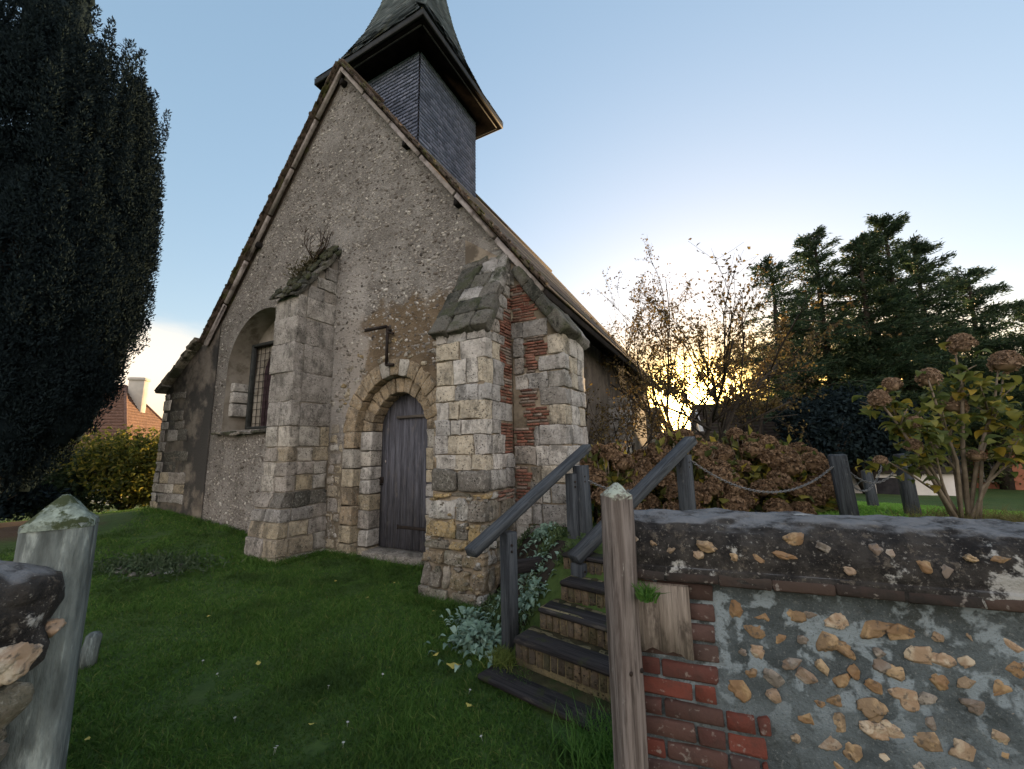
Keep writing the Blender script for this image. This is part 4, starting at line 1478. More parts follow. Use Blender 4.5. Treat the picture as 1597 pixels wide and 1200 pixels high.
# old bare plank nailed on the pier head, ragged lower edge
xs_ = np.linspace(.0, .2, 15); top = 1.066
V = []
for x in xs_:
    lowz = .828 - .02 * mnoise.noise(Vector((x * 25, 1.1, 0))) - .02 * (x > .17)
    V += [(x, -.045, top), (x, -.043, lowz), (x, -.022, lowz), (x, -.022, top)]
F = []
for k in range(14):
    for q_ in range(3): F.append((k * 4 + q_, k * 4 + q_ + 1, k * 4 + 5 + q_, k * 4 + 4 + q_))
F += [(0, 3, 2, 1), (56, 57, 58, 59)]
mb.add(V, F); obj('plank', mb, MT['board'], gw, world=False)

# ---------------------------------------------------------------- gate posts
def post_mesh(w_, z0, z1, tip, taper=0.0, wob=.004, n=26, cut=.018):
    """square post with chamfered arrises and a weathered pyramid head"""
    mb = MB(); V = []; ring = []
    h = w_ / 2
    base = [(-h + cut, -h), (0, -h), (h - cut, -h), (h, -h + cut), (h, 0), (h, h - cut), (h - cut, h), (0, h), (-h + cut, h), (-h, h - cut), (-h, 0), (-h, -h + cut)]
    m_ = len(base)
    for i_ in range(n + 1):
        z = z0 + (z1 - z0) * i_ / n
        for k, (x, y) in enumerate(base):
            nz_ = mnoise.noise(Vector((x * 12, y * 12, z * 2.2))) * wob + mnoise.noise(Vector((x * 60, y * 60, z * 3))) * wob * .7
            s_ = 1 + nz_ / h
            V.append((x * s_, y * s_, z + (mnoise.noise(Vector((x * 30, y * 30, 4))) * .008 if i_ == n else 0)))
    F = [(i_ * m_ + k, i_ * m_ + (k + 1) % m_, (i_ + 1) * m_ + (k + 1) % m_, (i_ + 1) * m_ + k) for i_ in range(n) for k in range(m_)]
    mb.add(V, F)
    return mb, [(x, y) for x, y in base]


def gate_post(label, loc, rz, w_, z0, z1, tip, mat, group):
    t_ = thing('gate_post', label, 'gate post', loc, rz, group)
    mb, base = post_mesh(w_, z0, z1, tip)
    obj('shaft', mb, mat, t_, world=False)
    m_ = len(base)
    mb = MB(); V = []
    for s_, zz in ((1.004, z1 - .012), (.985, z1 + .004), (.7, z1 + tip * .33), (.38, z1 + tip * .68), (.1, z1 + tip * .96)):
        for x, y in base:
            n_ = mnoise.noise(Vector((x * 40, y * 40, zz * 30))) * .005
            V.append((x * s_ + n_, y * s_ - n_, zz + n_))
    F = [(i_ * m_ + k, i_ * m_ + (k + 1) % m_, (i_ + 1) * m_ + (k + 1) % m_, (i_ + 1) * m_ + k) for i_ in range(4) for k in range(m_)]
    F.append(tuple(range(4 * m_, 5 * m_)))
    mb.add(V, F); obj('lichened_head', mb, MT['lichen_top'] if tip > .06 else MT['post_head'], t_, world=False)
    return t_


gpr = gate_post('brown weathered oak gate post against the flint street wall', (.412, 1.66, 0), R(24), .106, -.2, 1.405, .05, MT['post_wood'], 'oak gate posts')
for dx in (-.02, .03):
    mb = MB(); lump(mb, (dx, -.056, .78), (.008, .004, .009), 1, .1)
    obj('nail_hole', mb, MT['iron'], gpr, world=False)
mb = MB(); cbox(mb, (-.03, .0, .42), (.024, .035, .66), .008, None, None, .002)
obj('edge_strip', mb, mat_wood('pale blue grey batten', (.13, .15, .16), (.23, .25, .265)), gw, world=False)
gpl = gate_post('green lichened oak gate post with pointed head beside the lawn', (-1.2, 1.1, 0), R(38), .128, -.2, 1.425, .075, MT['post_lichen'], 'oak gate posts')

# ---- end of the street wall at the left edge
lw = thing('garden_wall', 'rough end of a flint street wall cut by the left photo edge', 'wall', (-1.14, .85, -.05), R(160))
mb = MB()
for (z0, z1) in rows(-.2, 1.14, .08, .16):
    for (x0, x1) in splits(.015, 3.0, .1, .22):
        for (y0, y1) in ((-.15, -.02), (-.02, .15)):
            rblock(mb, ((x0 + x1) / 2, (y0 + y1) / 2, (z0 + z1) / 2), ((x1 - x0) / 2 - .006, (y1 - y0) / 2 - .005, (z1 - z0) / 2 - .006), .03, .03, None, pick(RUB + GREY), 12, 16)
mb2 = MB(); cbox(mb2, (1.54, 0, .5), (1.49, .13, .66), .02)
obj('mortar_core', mb2, MT['wall_mortar'], lw, world=False)
obj('rubble_face', mb, MT['rubble'], lw, world=False)
mb = MB(); rblock(mb, (1.52, 0, 1.265), (1.525, .172, .105), .085, .035, None, None, 64, 9)
obj('coping', mb, MT['coping'], lw, world=False, smooth=True)
mb = MB()
for (y, z, a_, b_) in ((-.1, 1.21, .05, .04), (-.02, 1.2, .03, .03), (.09, 1.22, .05, .03)):
    flint(mb, (-.002, y, z), (.022, a_, b_), None, 4)
for k in range(26):
    flint(mb, (random.uniform(.03, 1.6), random.choice((-1, 1)) * .185, random.uniform(1.18, 1.3)), (random.uniform(.02, .045), .02, random.uniform(.015, .03)), roty(random.uniform(-.6, .6)))
obj('coping_flints', mb, MT['flint_big'], lw, world=False)

# ---------------------------------------------------------------- steps and handrails
steps = thing('garden_steps', 'flight of mossy steps of black sleepers on brick risers', 'steps', (.3, 3.1, 0), math.atan2(-.62, .78))
# local frame: x along the nosing (towards camera right), y up the flight
def beam_local(mb, c, h, col=None): cbox(mb, c, h, .012, None, col, .003)
RUN, RISE = .225, .15
for k in range(5):
    x0 = (-.45, -.32, -.25, -.19, -.3)[k]
    x1 = .78
    if k == 0: x1 = .62
    y = -.34 + RUN * k if k else -.36
    zt = .22 + .152 * (k - 1) if k else .03
    mb = MB(); beam_local(mb, ((x0 + x1) / 2, y + .085, zt - .02), ((x1 - x0) / 2, .09, .02))
    obj('sleeper', mb, MT['sleeper'], steps, world=False)
    if k == 0:
        mb = MB(); cbox(mb, (.15, -.06, zt - .03), (.52, .14, .03), .01, None, None, .004)
        obj('mossy_tread', mb, mat_noise('mossy first tread', (.03, .032, .014), (.07, .062, .03), 9, 30, .02, c3=(.03, .05, .014), s3=7), steps, world=False)
    if k:
        mb = MB()
        cbox(mb, ((x0 + x1) / 2, y + .125, zt - .045 - .06), ((x1 - x0) / 2, .099, .1), .004, None, (.3, .25, .14))
        x = x0
        while x < x1 - .03:
            wb = random.uniform(.058, .066)
            cbox(mb, (x + wb / 2, y + .075 + random.uniform(-.004, .004), zt - .042 - .055), (wb / 2 - .004, .06, .055), .006, None, pick([(.17, .125, .085), (.13, .1, .07), (.2, .15, .1), (.11, .09, .07)], .2), .002)
            x += wb
        obj('brick_riser', mb, MT['step_brick'], steps, world=False)
        mb = MB()
        nxx, nyy = 60, 12
        V = []
        for i_ in range(nxx):
            for j_ in range(nyy):
                xx = x0 + (x1 - x0) * i_ / (nxx - 1); yy_ = y + .148 + .11 * j_ / (nyy - 1)
                V.append((xx, yy_, zt - .006 + .012 * mnoise.noise(Vector((xx * 14, yy_ * 14, k)))))
        mb.add(V, [(i_ * nyy + j_, (i_ + 1) * nyy + j_, (i_ + 1) * nyy + j_ + 1, i_ * nyy + j_ + 1) for i_ in range(nxx - 1) for j_ in range(nyy - 1)])
        obj('mossy_tread', mb, mat_noise('mossy tread soil', (.03, .028, .016), (.07, .06, .03), 9, 30, .02, c3=(.03, .045, .014), s3=7), steps, world=False, smooth=True)


def beam(name, p0, p1, w_, h_, mat, parent, ch=.008, roll=0.0):
    """timber between two points; grain along its own z"""
    p0, p1 = Vector(p0), Vector(p1)
    d = p1 - p0
    mb = MB(); cbox(mb, (0, 0, d.length / 2), (w_ / 2, h_ / 2, d.length / 2), ch, None, None, .002)
    me = mb.mesh(name); me.materials.append(mat)
    o = bpy.data.objects.new(name, me); COL.objects.link(o)
    z = d.normalized()
    ref = Vector((0, 0, 1)) if abs(z.z) < .97 else Vector((math.sin(roll), math.cos(roll), 0))
    x = ref.cross(z).normalized() if abs(z.z) < .97 else z.cross(ref).normalized()
    y = z.cross(x)
    M_ = Matrix((x, y, z)).transposed().to_4x4()
    loc, rz = FR[parent.name]
    M_.translation = p0 - Vector(loc)
    o.parent = parent
    o.matrix_local = Matrix.Rotation(-rz, 4, 'Z') @ M_
    return o


sd = R(-40)
eb = MB(); cbox(eb, (0, 0, 0), (.32, .035, .06), .01, None, None, .003)
o = obj('edging_board', eb, MT['sleeper']); o.location = (.28, 4.08, .5); o.rotation_euler = (0, R(-3), R(14))
tag(o, 'black timber edging board holding the silver leaved bank between handrail posts', 'edging board')
hr = thing('handrail', 'sloping timber handrail on the church side of the steps', 'handrail', (-.05, 3.46, .1))
beam('post', (-.05, 3.46, .0), (-.05, 3.46, .915), .105, .105, MT['rail_wood'], hr, roll=sd)
beam('post', (.60, 4.22, .4), (.60, 4.22, 1.33), .1, .1, MT['rail_wood'], hr, roll=sd)
beam('post', (.72, 4.22, .35), (.70, 4.24, 1.41), .13, .12, MT['rail_wood'], hr, roll=sd)
beam('rail', (-.33, 3.12, .835), (.83, 4.53, 1.60), .11, .07, MT['rail_wood'], hr)
hr2 = thing('handrail', 'sloping timber handrail on the street wall side of the steps', 'handrail', (.55, 3.62, .5))
beam('post', (.56, 3.62, .42), (.56, 3.62, .62), .12, .12, MT['rail_wood'], hr2, roll=sd)
beam('post', (1.83, 4.36, .5), (1.83, 4.36, 1.5), .13, .13, MT['rail_wood'], hr2, roll=sd)
beam('rail', (.5, 3.58, .655), (1.96, 4.43, 1.66), .13, .085, MT['rail_wood'], hr2)

for (par, pts) in ((hr, ((-.05, 3.46, .82), (.60, 4.22, 1.25), (.70, 4.24, 1.3))), (hr2, ((1.83, 4.36, 1.42), (.56, 3.62, .56)))):
    for (x, y, z) in pts:
        for dz_ in (0, .05):
            mb = MB()
            c_ = np.array([x, y, z - dz_]) + np.array([.42, -.9, 0]) * .064
            lump(mb, c_, (.011, .011, .011), 1, 0)
            obj('bolt_head', mb, MT['iron'], par)
# ---------------------------------------------------------------- chain posts
def chain_post(label, x, y, h, w_, lean=(0, 0)):
    z = gz1(x, y)
    t_ = thing('chain_post', label, 'post', (x, y, z), 0, 'dark timber chain posts on the terrace')
    beam('shaft', (x, y, z - .15), (x + lean[0], y + lean[1], z + h), w_, w_, MT['rail_wood'], t_, .012, roll=.5)
    mb = MB(); tube(mb, [(x + lean[0] - .01, y + lean[1], z + h - .08), (x + lean[0] + .03, y + lean[1] - w_ * .62, z + h - .08)], .012, 6)
    obj('chain_hook', mb, MT['iron'], t_)
    return np.array([x + lean[0] * .9, y + lean[1] * .9, z + h - .08])


c1 = chain_post('leaning dark chain post nearest the hydrangea bank', 4.05, 5.0, .76, .17, (-.06, 0))
c2 = chain_post('dark chain post between the gravel path and the pink cottage lawn', 4.92, 5.12, .75, .13, (-.03, 0))
c3 = chain_post('small far chain post in front of the pink cottage doorway', 5.6, 7.4, .62, .13)
c4 = chain_post('far chain post standing just right of the leaning one', 6.0, 6.9, .62, .13, (-.04, 0))


def chain(label, p0, p1, sag, group='chains between timber posts'):
    p0, p1 = np.array(p0), np.array(p1)
    L_ = np.linalg.norm(p1 - p0); n_ = int(L_ * 1.06 / .034)
    mb = MB()
    for k in range(n_):
        t_ = (k + .5) / n_
        p = p0 + (p1 - p0) * t_ - np.array([0, 0, sag * 4 * t_ * (1 - t_)])
        tg = Vector(p1 - p0 - np.array([0, 0, sag * 4 * (1 - 2 * t_)])).normalized()
        s1 = Vector((0, 0, 1)).cross(tg).normalized(); s2 = tg.cross(s1)
        sd_ = s1 if k % 2 else s2
        pts = []
        for q_ in range(9):
            a = 2 * math.pi * q_ / 8
            pts.append(Vector(p) + tg * (.024 * math.cos(a)) + sd_ * (.0115 * math.sin(a)))
        tube(mb, pts, .0045, 4)
    o = obj('hanging_chain', mb, MT['chain'], loc=tuple(p0))
    return tag(o, label, 'chain', group)


chain('long chain sagging in front of the brown hydrangea bank', (1.86, 4.32, 1.46), c1, .36)
chain('chain looping between the two nearest dark posts', c1, c2, .27)
chain('pale chain strand hanging low behind the two nearest dark posts', c1 + np.array([.02, .06, -.06]), c2 + np.array([.02, .3, -.05]), .33)
chain('far chain from the leaning post to the cottage side post', c1, c3, .3)
chain('far chain between the two small distant posts', c3, c4, .2)
chain('short chain from the church side rail into the hydrangeas', (.74, 4.2, 1.27), (1.5, 4.75, 1.12), .07)

# ---------------------------------------------------------------- small things near the gate
zz = gz1(-3.3, 3.35)
o = MB(); tube(o, [(-3.3, 3.35, zz - .05), (-3.29, 3.35, zz + .1), (-3.27, 3.35, zz + .215), (-3.268, 3.35, zz + .235)], [.055, .052, .048, .03], 10)
tag(obj('wooden_stub', o, MT['post_lichen'], loc=(-3.3, 3.35, zz)), 'short mossy timber stub standing in the lawn by the left gate post', 'stump')
o = MB()
for k in range(26):
    x, y = -5.0 + random.uniform(-.55, .55), 5.75 + random.uniform(-.25, .25)
    lump(o, (x, y, gz1(x, y) + .01), (random.uniform(.03, .08), .05, random.uniform(.02, .045)), 2, .4, 1.8, rotz(random.random() * 3), pick(DARK) if k else (.4, .42, .4))
tag(obj('rubble_heap', o, MT['rubble'], loc=(-5, 5.75, gz1(-5, 5.75))), 'low overgrown heap of stones in the grass left of the church', 'stone heap')


def heap_weeds():
    n_ = 1500
    P = np.stack([rng.normal(-5.0, .38, n_), rng.normal(5.8, .2, n_), np.zeros(n_)], 1)
    P[:, 2] = gz(P[:, 0], P[:, 1]) + rng.uniform(0, .09, n_)
    mb = MB(); leaves(mb, P, rng.normal(size=P.shape) + np.array([0, 0, .8]), .07, .022)
    return mb


def grass_mb(P, hgt, wid, lean=.5, dirv=None):
    mb = MB()
    n_ = len(P)
    D = rng.normal(0, lean, (n_, 3)); D[:, 2] = 1
    D = unit(D)
    sd_ = unit(np.cross(D, rng.normal(size=(n_, 3))))
    H = hgt if hasattr(hgt, '__len__') else np.full(n_, hgt)
    Hn = H[:, None]
    a = P - sd_ * wid; b_ = P + sd_ * wid
    bend = rng.normal(0, .35, (n_, 3)); bend[:, 2] = 0
    m1 = P + D * Hn * .55
    tp = P + D * Hn + bend * Hn
    V = np.stack([a, b_, m1 + sd_ * wid * .7, m1 - sd_ * wid * .7, tp], 1).reshape(-1, 3)
    i_ = np.arange(n_)[:, None] * 5
    mb.add(V, i_ + np.array([[0, 1, 2, 3]]))
    mb.F.append(i_ + np.array([[3, 2, 4]])); mb.C.append(np.full((n_, 4), .5))
    return mb


tag(obj('low_weeds', heap_weeds(), mat_leaf('grey green low weed', [(0, (.03, .06, .025)), (1, (.07, .1, .055))], .25), loc=(-5, 5.8, gz1(-5, 5.8))), 'patch of grey green weeds sprawling over the stone heap in the grass', 'weeds')
# lawn blades: denser towards the camera
def lawn_points(n_, a0, a1, r0, r1, keep):
    a = rng.uniform(a0, a1, n_); r = np.exp(rng.uniform(math.log(r0), math.log(r1), n_))
    r = r0 + (r1 - r0) * rng.uniform(0, 1, n_) ** 1.15
    x, y = r * np.sin(a), r * np.cos(a)
    k = keep(x, y)
    x, y = x[k], y[k]
    return np.stack([x, y, gz(x, y) - .004], 1)


def in_church(x, y):
    rx, ry = x - O[0], y - O[1]
    u = rx * UU[0] + ry * UU[1]; v = rx * LL[0] + ry * LL[1]
    return ((u > -7.6) & (u < 2.1) & (v > -.02)) | ((u > 1.2) & (u < 2.0) & (v > -.85)) | ((u > -2.3) & (u < -1.5) & (v > -.75))


def keep_lawn(x, y):
    sdv = (gz(x, y) < .42)
    under = np.hypot(x + 9.3, y - 7.2) > 1.9 + .6 * rng.random(len(x))
    stairs = (x > .1) & (y < 4.4) & (x + y > 2.6) & (x > -.35 + (3.6 - y) * .55)
    bank = (x > -.42) & (y > 3.2) & (gz(x, y) > .12)
    return sdv & ~in_church(x, y) & under & ~stairs & ~bank


P_ = lawn_points(420000, R(-62), R(22), 1.75, 14, keep_lawn)
dist = np.hypot(P_[:, 0], P_[:, 1])
cl_ = np.array([mnoise.noise(Vector((a * 1.6, b_ * 1.6, 3.3))) + .6 * mnoise.noise(Vector((a * 5, b_ * 5, 8.3))) for a, b_ in P_[:, :2]])
P_ = P_[cl_ > -.62]; dist = dist[cl_ > -.62]; cl_ = cl_[cl_ > -.62]
hg = rng.uniform(.018, .048, len(P_)) * np.clip(1 + cl_ * .9, .45, 2.0) * np.where(rng.random(len(P_)) < .06, 1.6, 1)
ext = []
for (a, b_, n_) in (((-7.6, -.06), (-2.4, -.06), 2600), ((-2.5, -.87), (-1.5, -.85), 900), ((-1.47, -.85), (-1.47, -.05), 600), ((-1.45, -.06), (-.74, -.06), 500), ((-.74, -.1), (.4, -.12), 500), ((.4, -.06), (1.08, -.06), 400), ((1.02, -.98), (2.0, -.98), 1100), ((1.06, -.95), (1.06, -.05), 500)):
    t_ = rng.random(n_); u_ = a[0] + (b_[0] - a[0]) * t_ + rng.normal(0, .03, n_); v_ = a[1] + (b_[1] - a[1]) * t_ - np.abs(rng.normal(0, .05, n_))
    w_ = O[None] + UU[None] * u_[:, None] + LL[None] * v_[:, None]
    ext.append(np.stack([w_[:, 0], w_[:, 1], gz(w_[:, 0], w_[:, 1])], 1))
ext = np.concatenate(ext)
P_ = np.concatenate([P_, ext]); dist = np.hypot(P_[:, 0], P_[:, 1]); hg = np.concatenate([hg, rng.uniform(.04, .13, len(ext))])
tag(obj('lawn_grass', grass_mb(P_, hg, .0022 + .0004 * dist[:, None], .6), MT['grass']), 'short dark green grass of the churchyard lawn', 'grass', kind='stuff')


def keep_terr(x, y):
    pth = np.abs((y - 4.3) - (x - 2.3) * 1.545) / 1.84
    onpath = (pth < .6) & (x < 4.7)
    return (gz(x, y) > -1.2) & ~in_church(x, y) & ~onpath & (x > 2.2)


P_ = lawn_points(120000, R(22), R(64), 4.2, 16, keep_terr)
tag(obj('terrace_grass', grass_mb(P_, rng.uniform(.02, .06, len(P_)), .004 + .0005 * np.hypot(P_[:, 0], P_[:, 1])[:, None], .6), mat_leaf('bright terrace grass', [(0, (.1, .24, .03)), (.6, (.15, .33, .045)), (1, (.24, .38, .08))], .35)), 'brighter green grass of the raised lawn behind the street wall', 'grass', kind='stuff')


def tuft(label, x, y, z, n_, spread, h0, h1, mat, group=None, name='grass_tuft', cat='grass tuft', wid=.004):
    P = np.zeros((n_, 3)); P[:, 0] = x + rng.normal(0, spread, n_); P[:, 1] = y + rng.normal(0, spread, n_)
    P[:, 2] = (gz(P[:, 0], P[:, 1]) if z is None else z)
    o = obj(name, grass_mb(P, rng.uniform(h0, h1, n_), wid, .45), mat, loc=(x, y, float(P[:, 2].min())))
    return tag(o, label, cat, group)


MT['white_flower'] = mat_noise('white petals', (.6, .6, .58), (.7, .7, .66), 9, 40, .001)
MT['weed'] = mat_leaf('fresh green weed', [(0, (.04, .12, .02)), (1, (.09, .19, .04))], .35)
MT['weed_y'] = mat_leaf('yellow green weed', [(0, (.09, .14, .03)), (1, (.17, .2, .05))], .35)
tuft('tall green tuft at the foot of the brown gate post', .5, 2.35, None, 900, .11, .07, .22, MT['weed'])
tuft('yellow green weed at the end of the lowest step', -.1, 3.28, None, 500, .06, .04, .13, MT['weed_y'])
tuft('little green weed growing from the crack beside the gate post', .49, 1.6, 1.03, 130, .014, .03, .075, MT['weed'], name='wall_weed', cat='weed')
tuft('green weed sprouting on the coping at the right photo edge', 1.66, 1.24, 1.17, 260, .03, .03, .09, MT['weed'], name='wall_weed', cat='weed')

# small pale daisies here and there in the turf
mb = MB()
for k in range(9):
    a = 2 * math.pi * k / 9
    mb.add([(.002 * math.cos(a), .002 * math.sin(a), 0), (.01 * math.cos(a - .28), .01 * math.sin(a - .28), .002), (.013 * math.cos(a), .013 * math.sin(a), .001), (.01 * math.cos(a + .28), .01 * math.sin(a + .28), .002)], [(0, 1, 2, 3)])
lump(mb, (0, 0, .001), (.004, .004, .003), 1, 0)
tube(mb, [(0, 0, 0), (.004, 0, -.03)], .001, 4)
dz0 = obj('daisy', mb, MT['white_flower'])
for k in range(12):
    o = dz0 if k == 0 else dz0.copy()
    if k: COL.objects.link(o)
    x, y = (random.gauss(-1.1, .45), random.gauss(2.55, .25)) if k < 8 else (random.uniform(-2.6, -.2), random.uniform(2.2, 4.4))
    o.location = (x, y, gz1(x, y) + .04); o.scale = (.7, .7, 1); o.rotation_euler = (random.uniform(-.4, .4), random.uniform(-.4, .4), random.uniform(0, 6))
    tag(o, 'tiny white daisy in the near part of the lawn', 'daisy', 'white daisies dotted over the lawn')
# fallen leaves
MT['dead_leaf'] = mat_leaf('fallen yellow leaf', [(0, (.4, .3, .06)), (.5, (.45, .4, .1)), (1, (.4, .24, .08))], .2)
FL = [(-.47, 3.2, .1, 'large yellow fallen leaf lying alone on the lawn before the steps'), (-.62, 3.35, .05, None), (-1.6, 4.6, .05, None), (-1.95, 3.3, .05, None), (.1, 3.42, .06, None), (-3.0, 4.2, .05, None), (-1.2, 2.6, .04, None), (-2.4, 2.5, .04, None), (-2.2, 5.2, .05, None), (-.8, 4.2, .04, None), (-1.45, 5.1, .04, None), (-.3, 2.75, .045, None)]
lf0 = None
for k, (x, y, s_, lab) in enumerate(FL):
    if k < 2:
        mb = MB()
        V = []; n_ = 9
        for q_ in range(n_):
            a = 2 * math.pi * q_ / n_
            r_ = (1 if q_ % 2 == 0 else .72)
            V.append((.5 * r_ * math.cos(a), .36 * r_ * math.sin(a), .07 * math.cos(2 * a)))
        V.append((0, 0, .03))
        mb.add(V, [(q_, (q_ + 1) % n_, n_) for q_ in range(n_)])
        tube(mb, [(-.45, 0, .04), (-.75, .05, .02)], .012, 4)
        o = obj('fallen_leaf', mb, MT['dead_leaf'])
        if k: lf0 = o
    else:
        o = lf0.copy(); COL.objects.link(o)
    o.location = (x, y, gz1(x, y) + .035); o.scale = (s_, s_, s_); o.rotation_euler = (random.uniform(-.3, .3), random.uniform(-.3, .3), random.uniform(0, 6))
    if lab: tag(o, lab, 'leaf')
    else: tag(o, 'tiny fallen yellow leaf scattered in the grass', 'leaf', 'tiny leaves scattered over the lawn')

# ---------------------------------------------------------------- silver leaved plants on the bank
def broad_leaf(L_, W_, n=5, bend=.5):
    """one curved leaf blade along +x, two strips folded on the midrib"""
    V = []; F = []
    for k in range(n + 1):
        t_ = k / n
        w_ = W_ * .5 * math.sin(math.pi * min(1, t_ * .93 + .05)) ** .8
        x = L_ * t_ * math.cos(bend * t_); z = L_ * .35 * math.sin(t_ * 2.2) - bend * L_ * t_ * t_ * .6
        V += [(x, -w_, z + w_ * .35), (x, 0, z), (x, w_, z + w_ * .35)]
    for k in range(n):
        for q_ in range(2): F.append((k * 3 + q_, k * 3 + 3 + q_, k * 3 + 4 + q_, k * 3 + 1 + q_))
    return np.array(V), np.array(F)


LF = [broad_leaf(.085, .034, 5, b_) for b_ in (.3, .55, .8)]
MT['silver'] = mat_leaf('silver green woolly leaf', [(0, (.09, .15, .11)), (.5, (.16, .25, .19)), (1, (.26, .36, .29))], .2, .9)
MT['herb'] = mat_leaf('dull bank herb', [(0, (.04, .075, .03)), (1, (.08, .12, .045))], .25)


def rosette(mb, x, y, n_, s0, spread):
    for k in range(n_ * 3):
        V, F = LF[k % 3]
        a = random.uniform(0, 6.28); r_ = abs(random.gauss(0, spread))
        px, py = x + r_ * math.cos(a), y + r_ * math.sin(a)
        s_ = s0 * random.uniform(.6, 1.15)
        tilt = random.uniform(-.7, .5)
        M_ = rotz(a + random.uniform(-.8, .8)) @ roty(tilt) @ rotx(random.uniform(-.4, .4))
        mb.add(V * s_ @ M_.T + np.array([px, py, gz1(px, py) + random.uniform(.01, .1) * (1 - .5 * min(1, r_ / .2))]), F)


SP = [(-.3, 3.6, 90, 1.3, .15, 'large silver leaved plant left of the lower handrail post'),
      (-.43, 3.98, 46, 1.0, .1, 'silver leaved plant against the rubble foot of the buttress'),
      (.14, 3.74, 46, 1.0, .09, 'silver leaved plant right beside the third step'),
      (.20, 4.12, 52, 1.0, .11, 'silver leaved plant halfway up the bank between handrail posts'),
      (.30, 4.55, 50, .95, .12, 'topmost silver leaved plant below the pale corner block'),
      (-.1, 4.2, 34, .9, .09, 'small silver leaved plant behind the lower handrail post')]
for (x, y, n_, s_, spr, lab) in SP:
    t_ = thing('lambs_ear_plant', lab, 'plant', (x, y, gz1(x, y)), 0, 'silver leaved plants on the bank')
    mb = MB(); rosette(mb, x, y, n_, s_, spr); obj('leaves', mb, MT['silver'], t_, smooth=True)
hm = MB()
n_ = 5000
s_, t_ = rng.random(n_), rng.random(n_)
x = -.5 + .4 * s_ + t_ * (.7 + .1 * s_); y = 4.75 - 1.4 * s_ + t_ * (.3 + .35 * s_)
P_ = np.stack([x, y, gz(x, y) + rng.uniform(0, .06, n_)], 1)
kk = np.array([mnoise.noise(Vector((a * 4, b_ * 4, .5))) > -.12 for a, b_ in zip(x, y)])
P_ = P_[kk]
leaves(hm, P_, rng.normal(size=P_.shape) + np.array([0, 0, 1.0]), .05, .016)
tag(obj('ground_cover', hm, MT['herb']), 'low dull green ground cover over the planted bank', 'ground cover', kind='stuff')

# ---------------------------------------------------------------- hydrangeas
def head_mesh(seed, rx=.12, rz=.1, n_=170, ps=.035):
    mb = MB()
    d = unit(rng.normal(size=(n_, 3)))
    d[:, 2] = np.where(d[:, 2] < -.5, -d[:, 2], d[:, 2])
    P = d * np.array([rx, rx, rz]) * rng.uniform(.8, 1.03, (n_, 1))
    for k in range(4):      # four petals of each floret
        T = unit(np.cross(d, rng.normal(size=(n_, 3))))
        leaves(mb, P, T + d * .45, ps * rng.uniform(.7, 1.2, n_), ps * .8, .2, .1)
    lump(mb, (0, 0, 0), (rx * .72, rx * .72, rz * .72), 2, .2)
    return mb


MT['head_brown'] = mat_leaf('dead brown hydrangea petal', [(0, (.075, .048, .03)), (.5, (.165, .108, .066)), (1, (.29, .2, .125))], .25, .85)
MT['head_pink'] = mat_leaf('dry pink brown hydrangea petal', [(0, (.13, .09, .062)), (.5, (.24, .165, .11)), (1, (.36, .265, .185))], .3, .8)
MT['hyd_leaf'] = mat_leaf('autumn hydrangea leaf', [(0, (.06, .085, .025)), (.5, (.12, .145, .036)), (.85, (.22, .2, .04)), (1, (.38, .27, .04))], .45, .6)
MT['hyd_leaf_dark'] = mat_leaf('olive hydrangea leaf', [(0, (.05, .065, .02)), (.55, (.1, .11, .03)), (.8, (.24, .22, .045)), (1, (.4, .32, .05))], .4, .6)
MT['stem'] = mat_noise('pale shrub stem', (.14, .115, .085), (.26, .22, .17), 9, 50, .004)
HM = []
for k in range(4):
    me = head_mesh(k).mesh('flower_head'); me.materials.append(MT['head_brown']); HM.append(me)
HP = []
for k in range(3):
    me = head_mesh(k, .105, .11, 220, .03).mesh('flower_head'); me.materials.append(MT['head_pink']); HP.append(me)


def add_head(parent, p, s_, meshes):
    o = bpy.data.objects.new('flower_head', random.choice(meshes)); COL.objects.link(o)
    o.parent = parent
    loc, rz = FR[parent.name]
    o.location = Vector(p) - Vector(loc); o.scale = (s_, s_, s_ * random.uniform(.85, 1.1))
    o.rotation_euler = (random.uniform(-.5, .5), random.uniform(-.5, .5), random.uniform(0, 6))


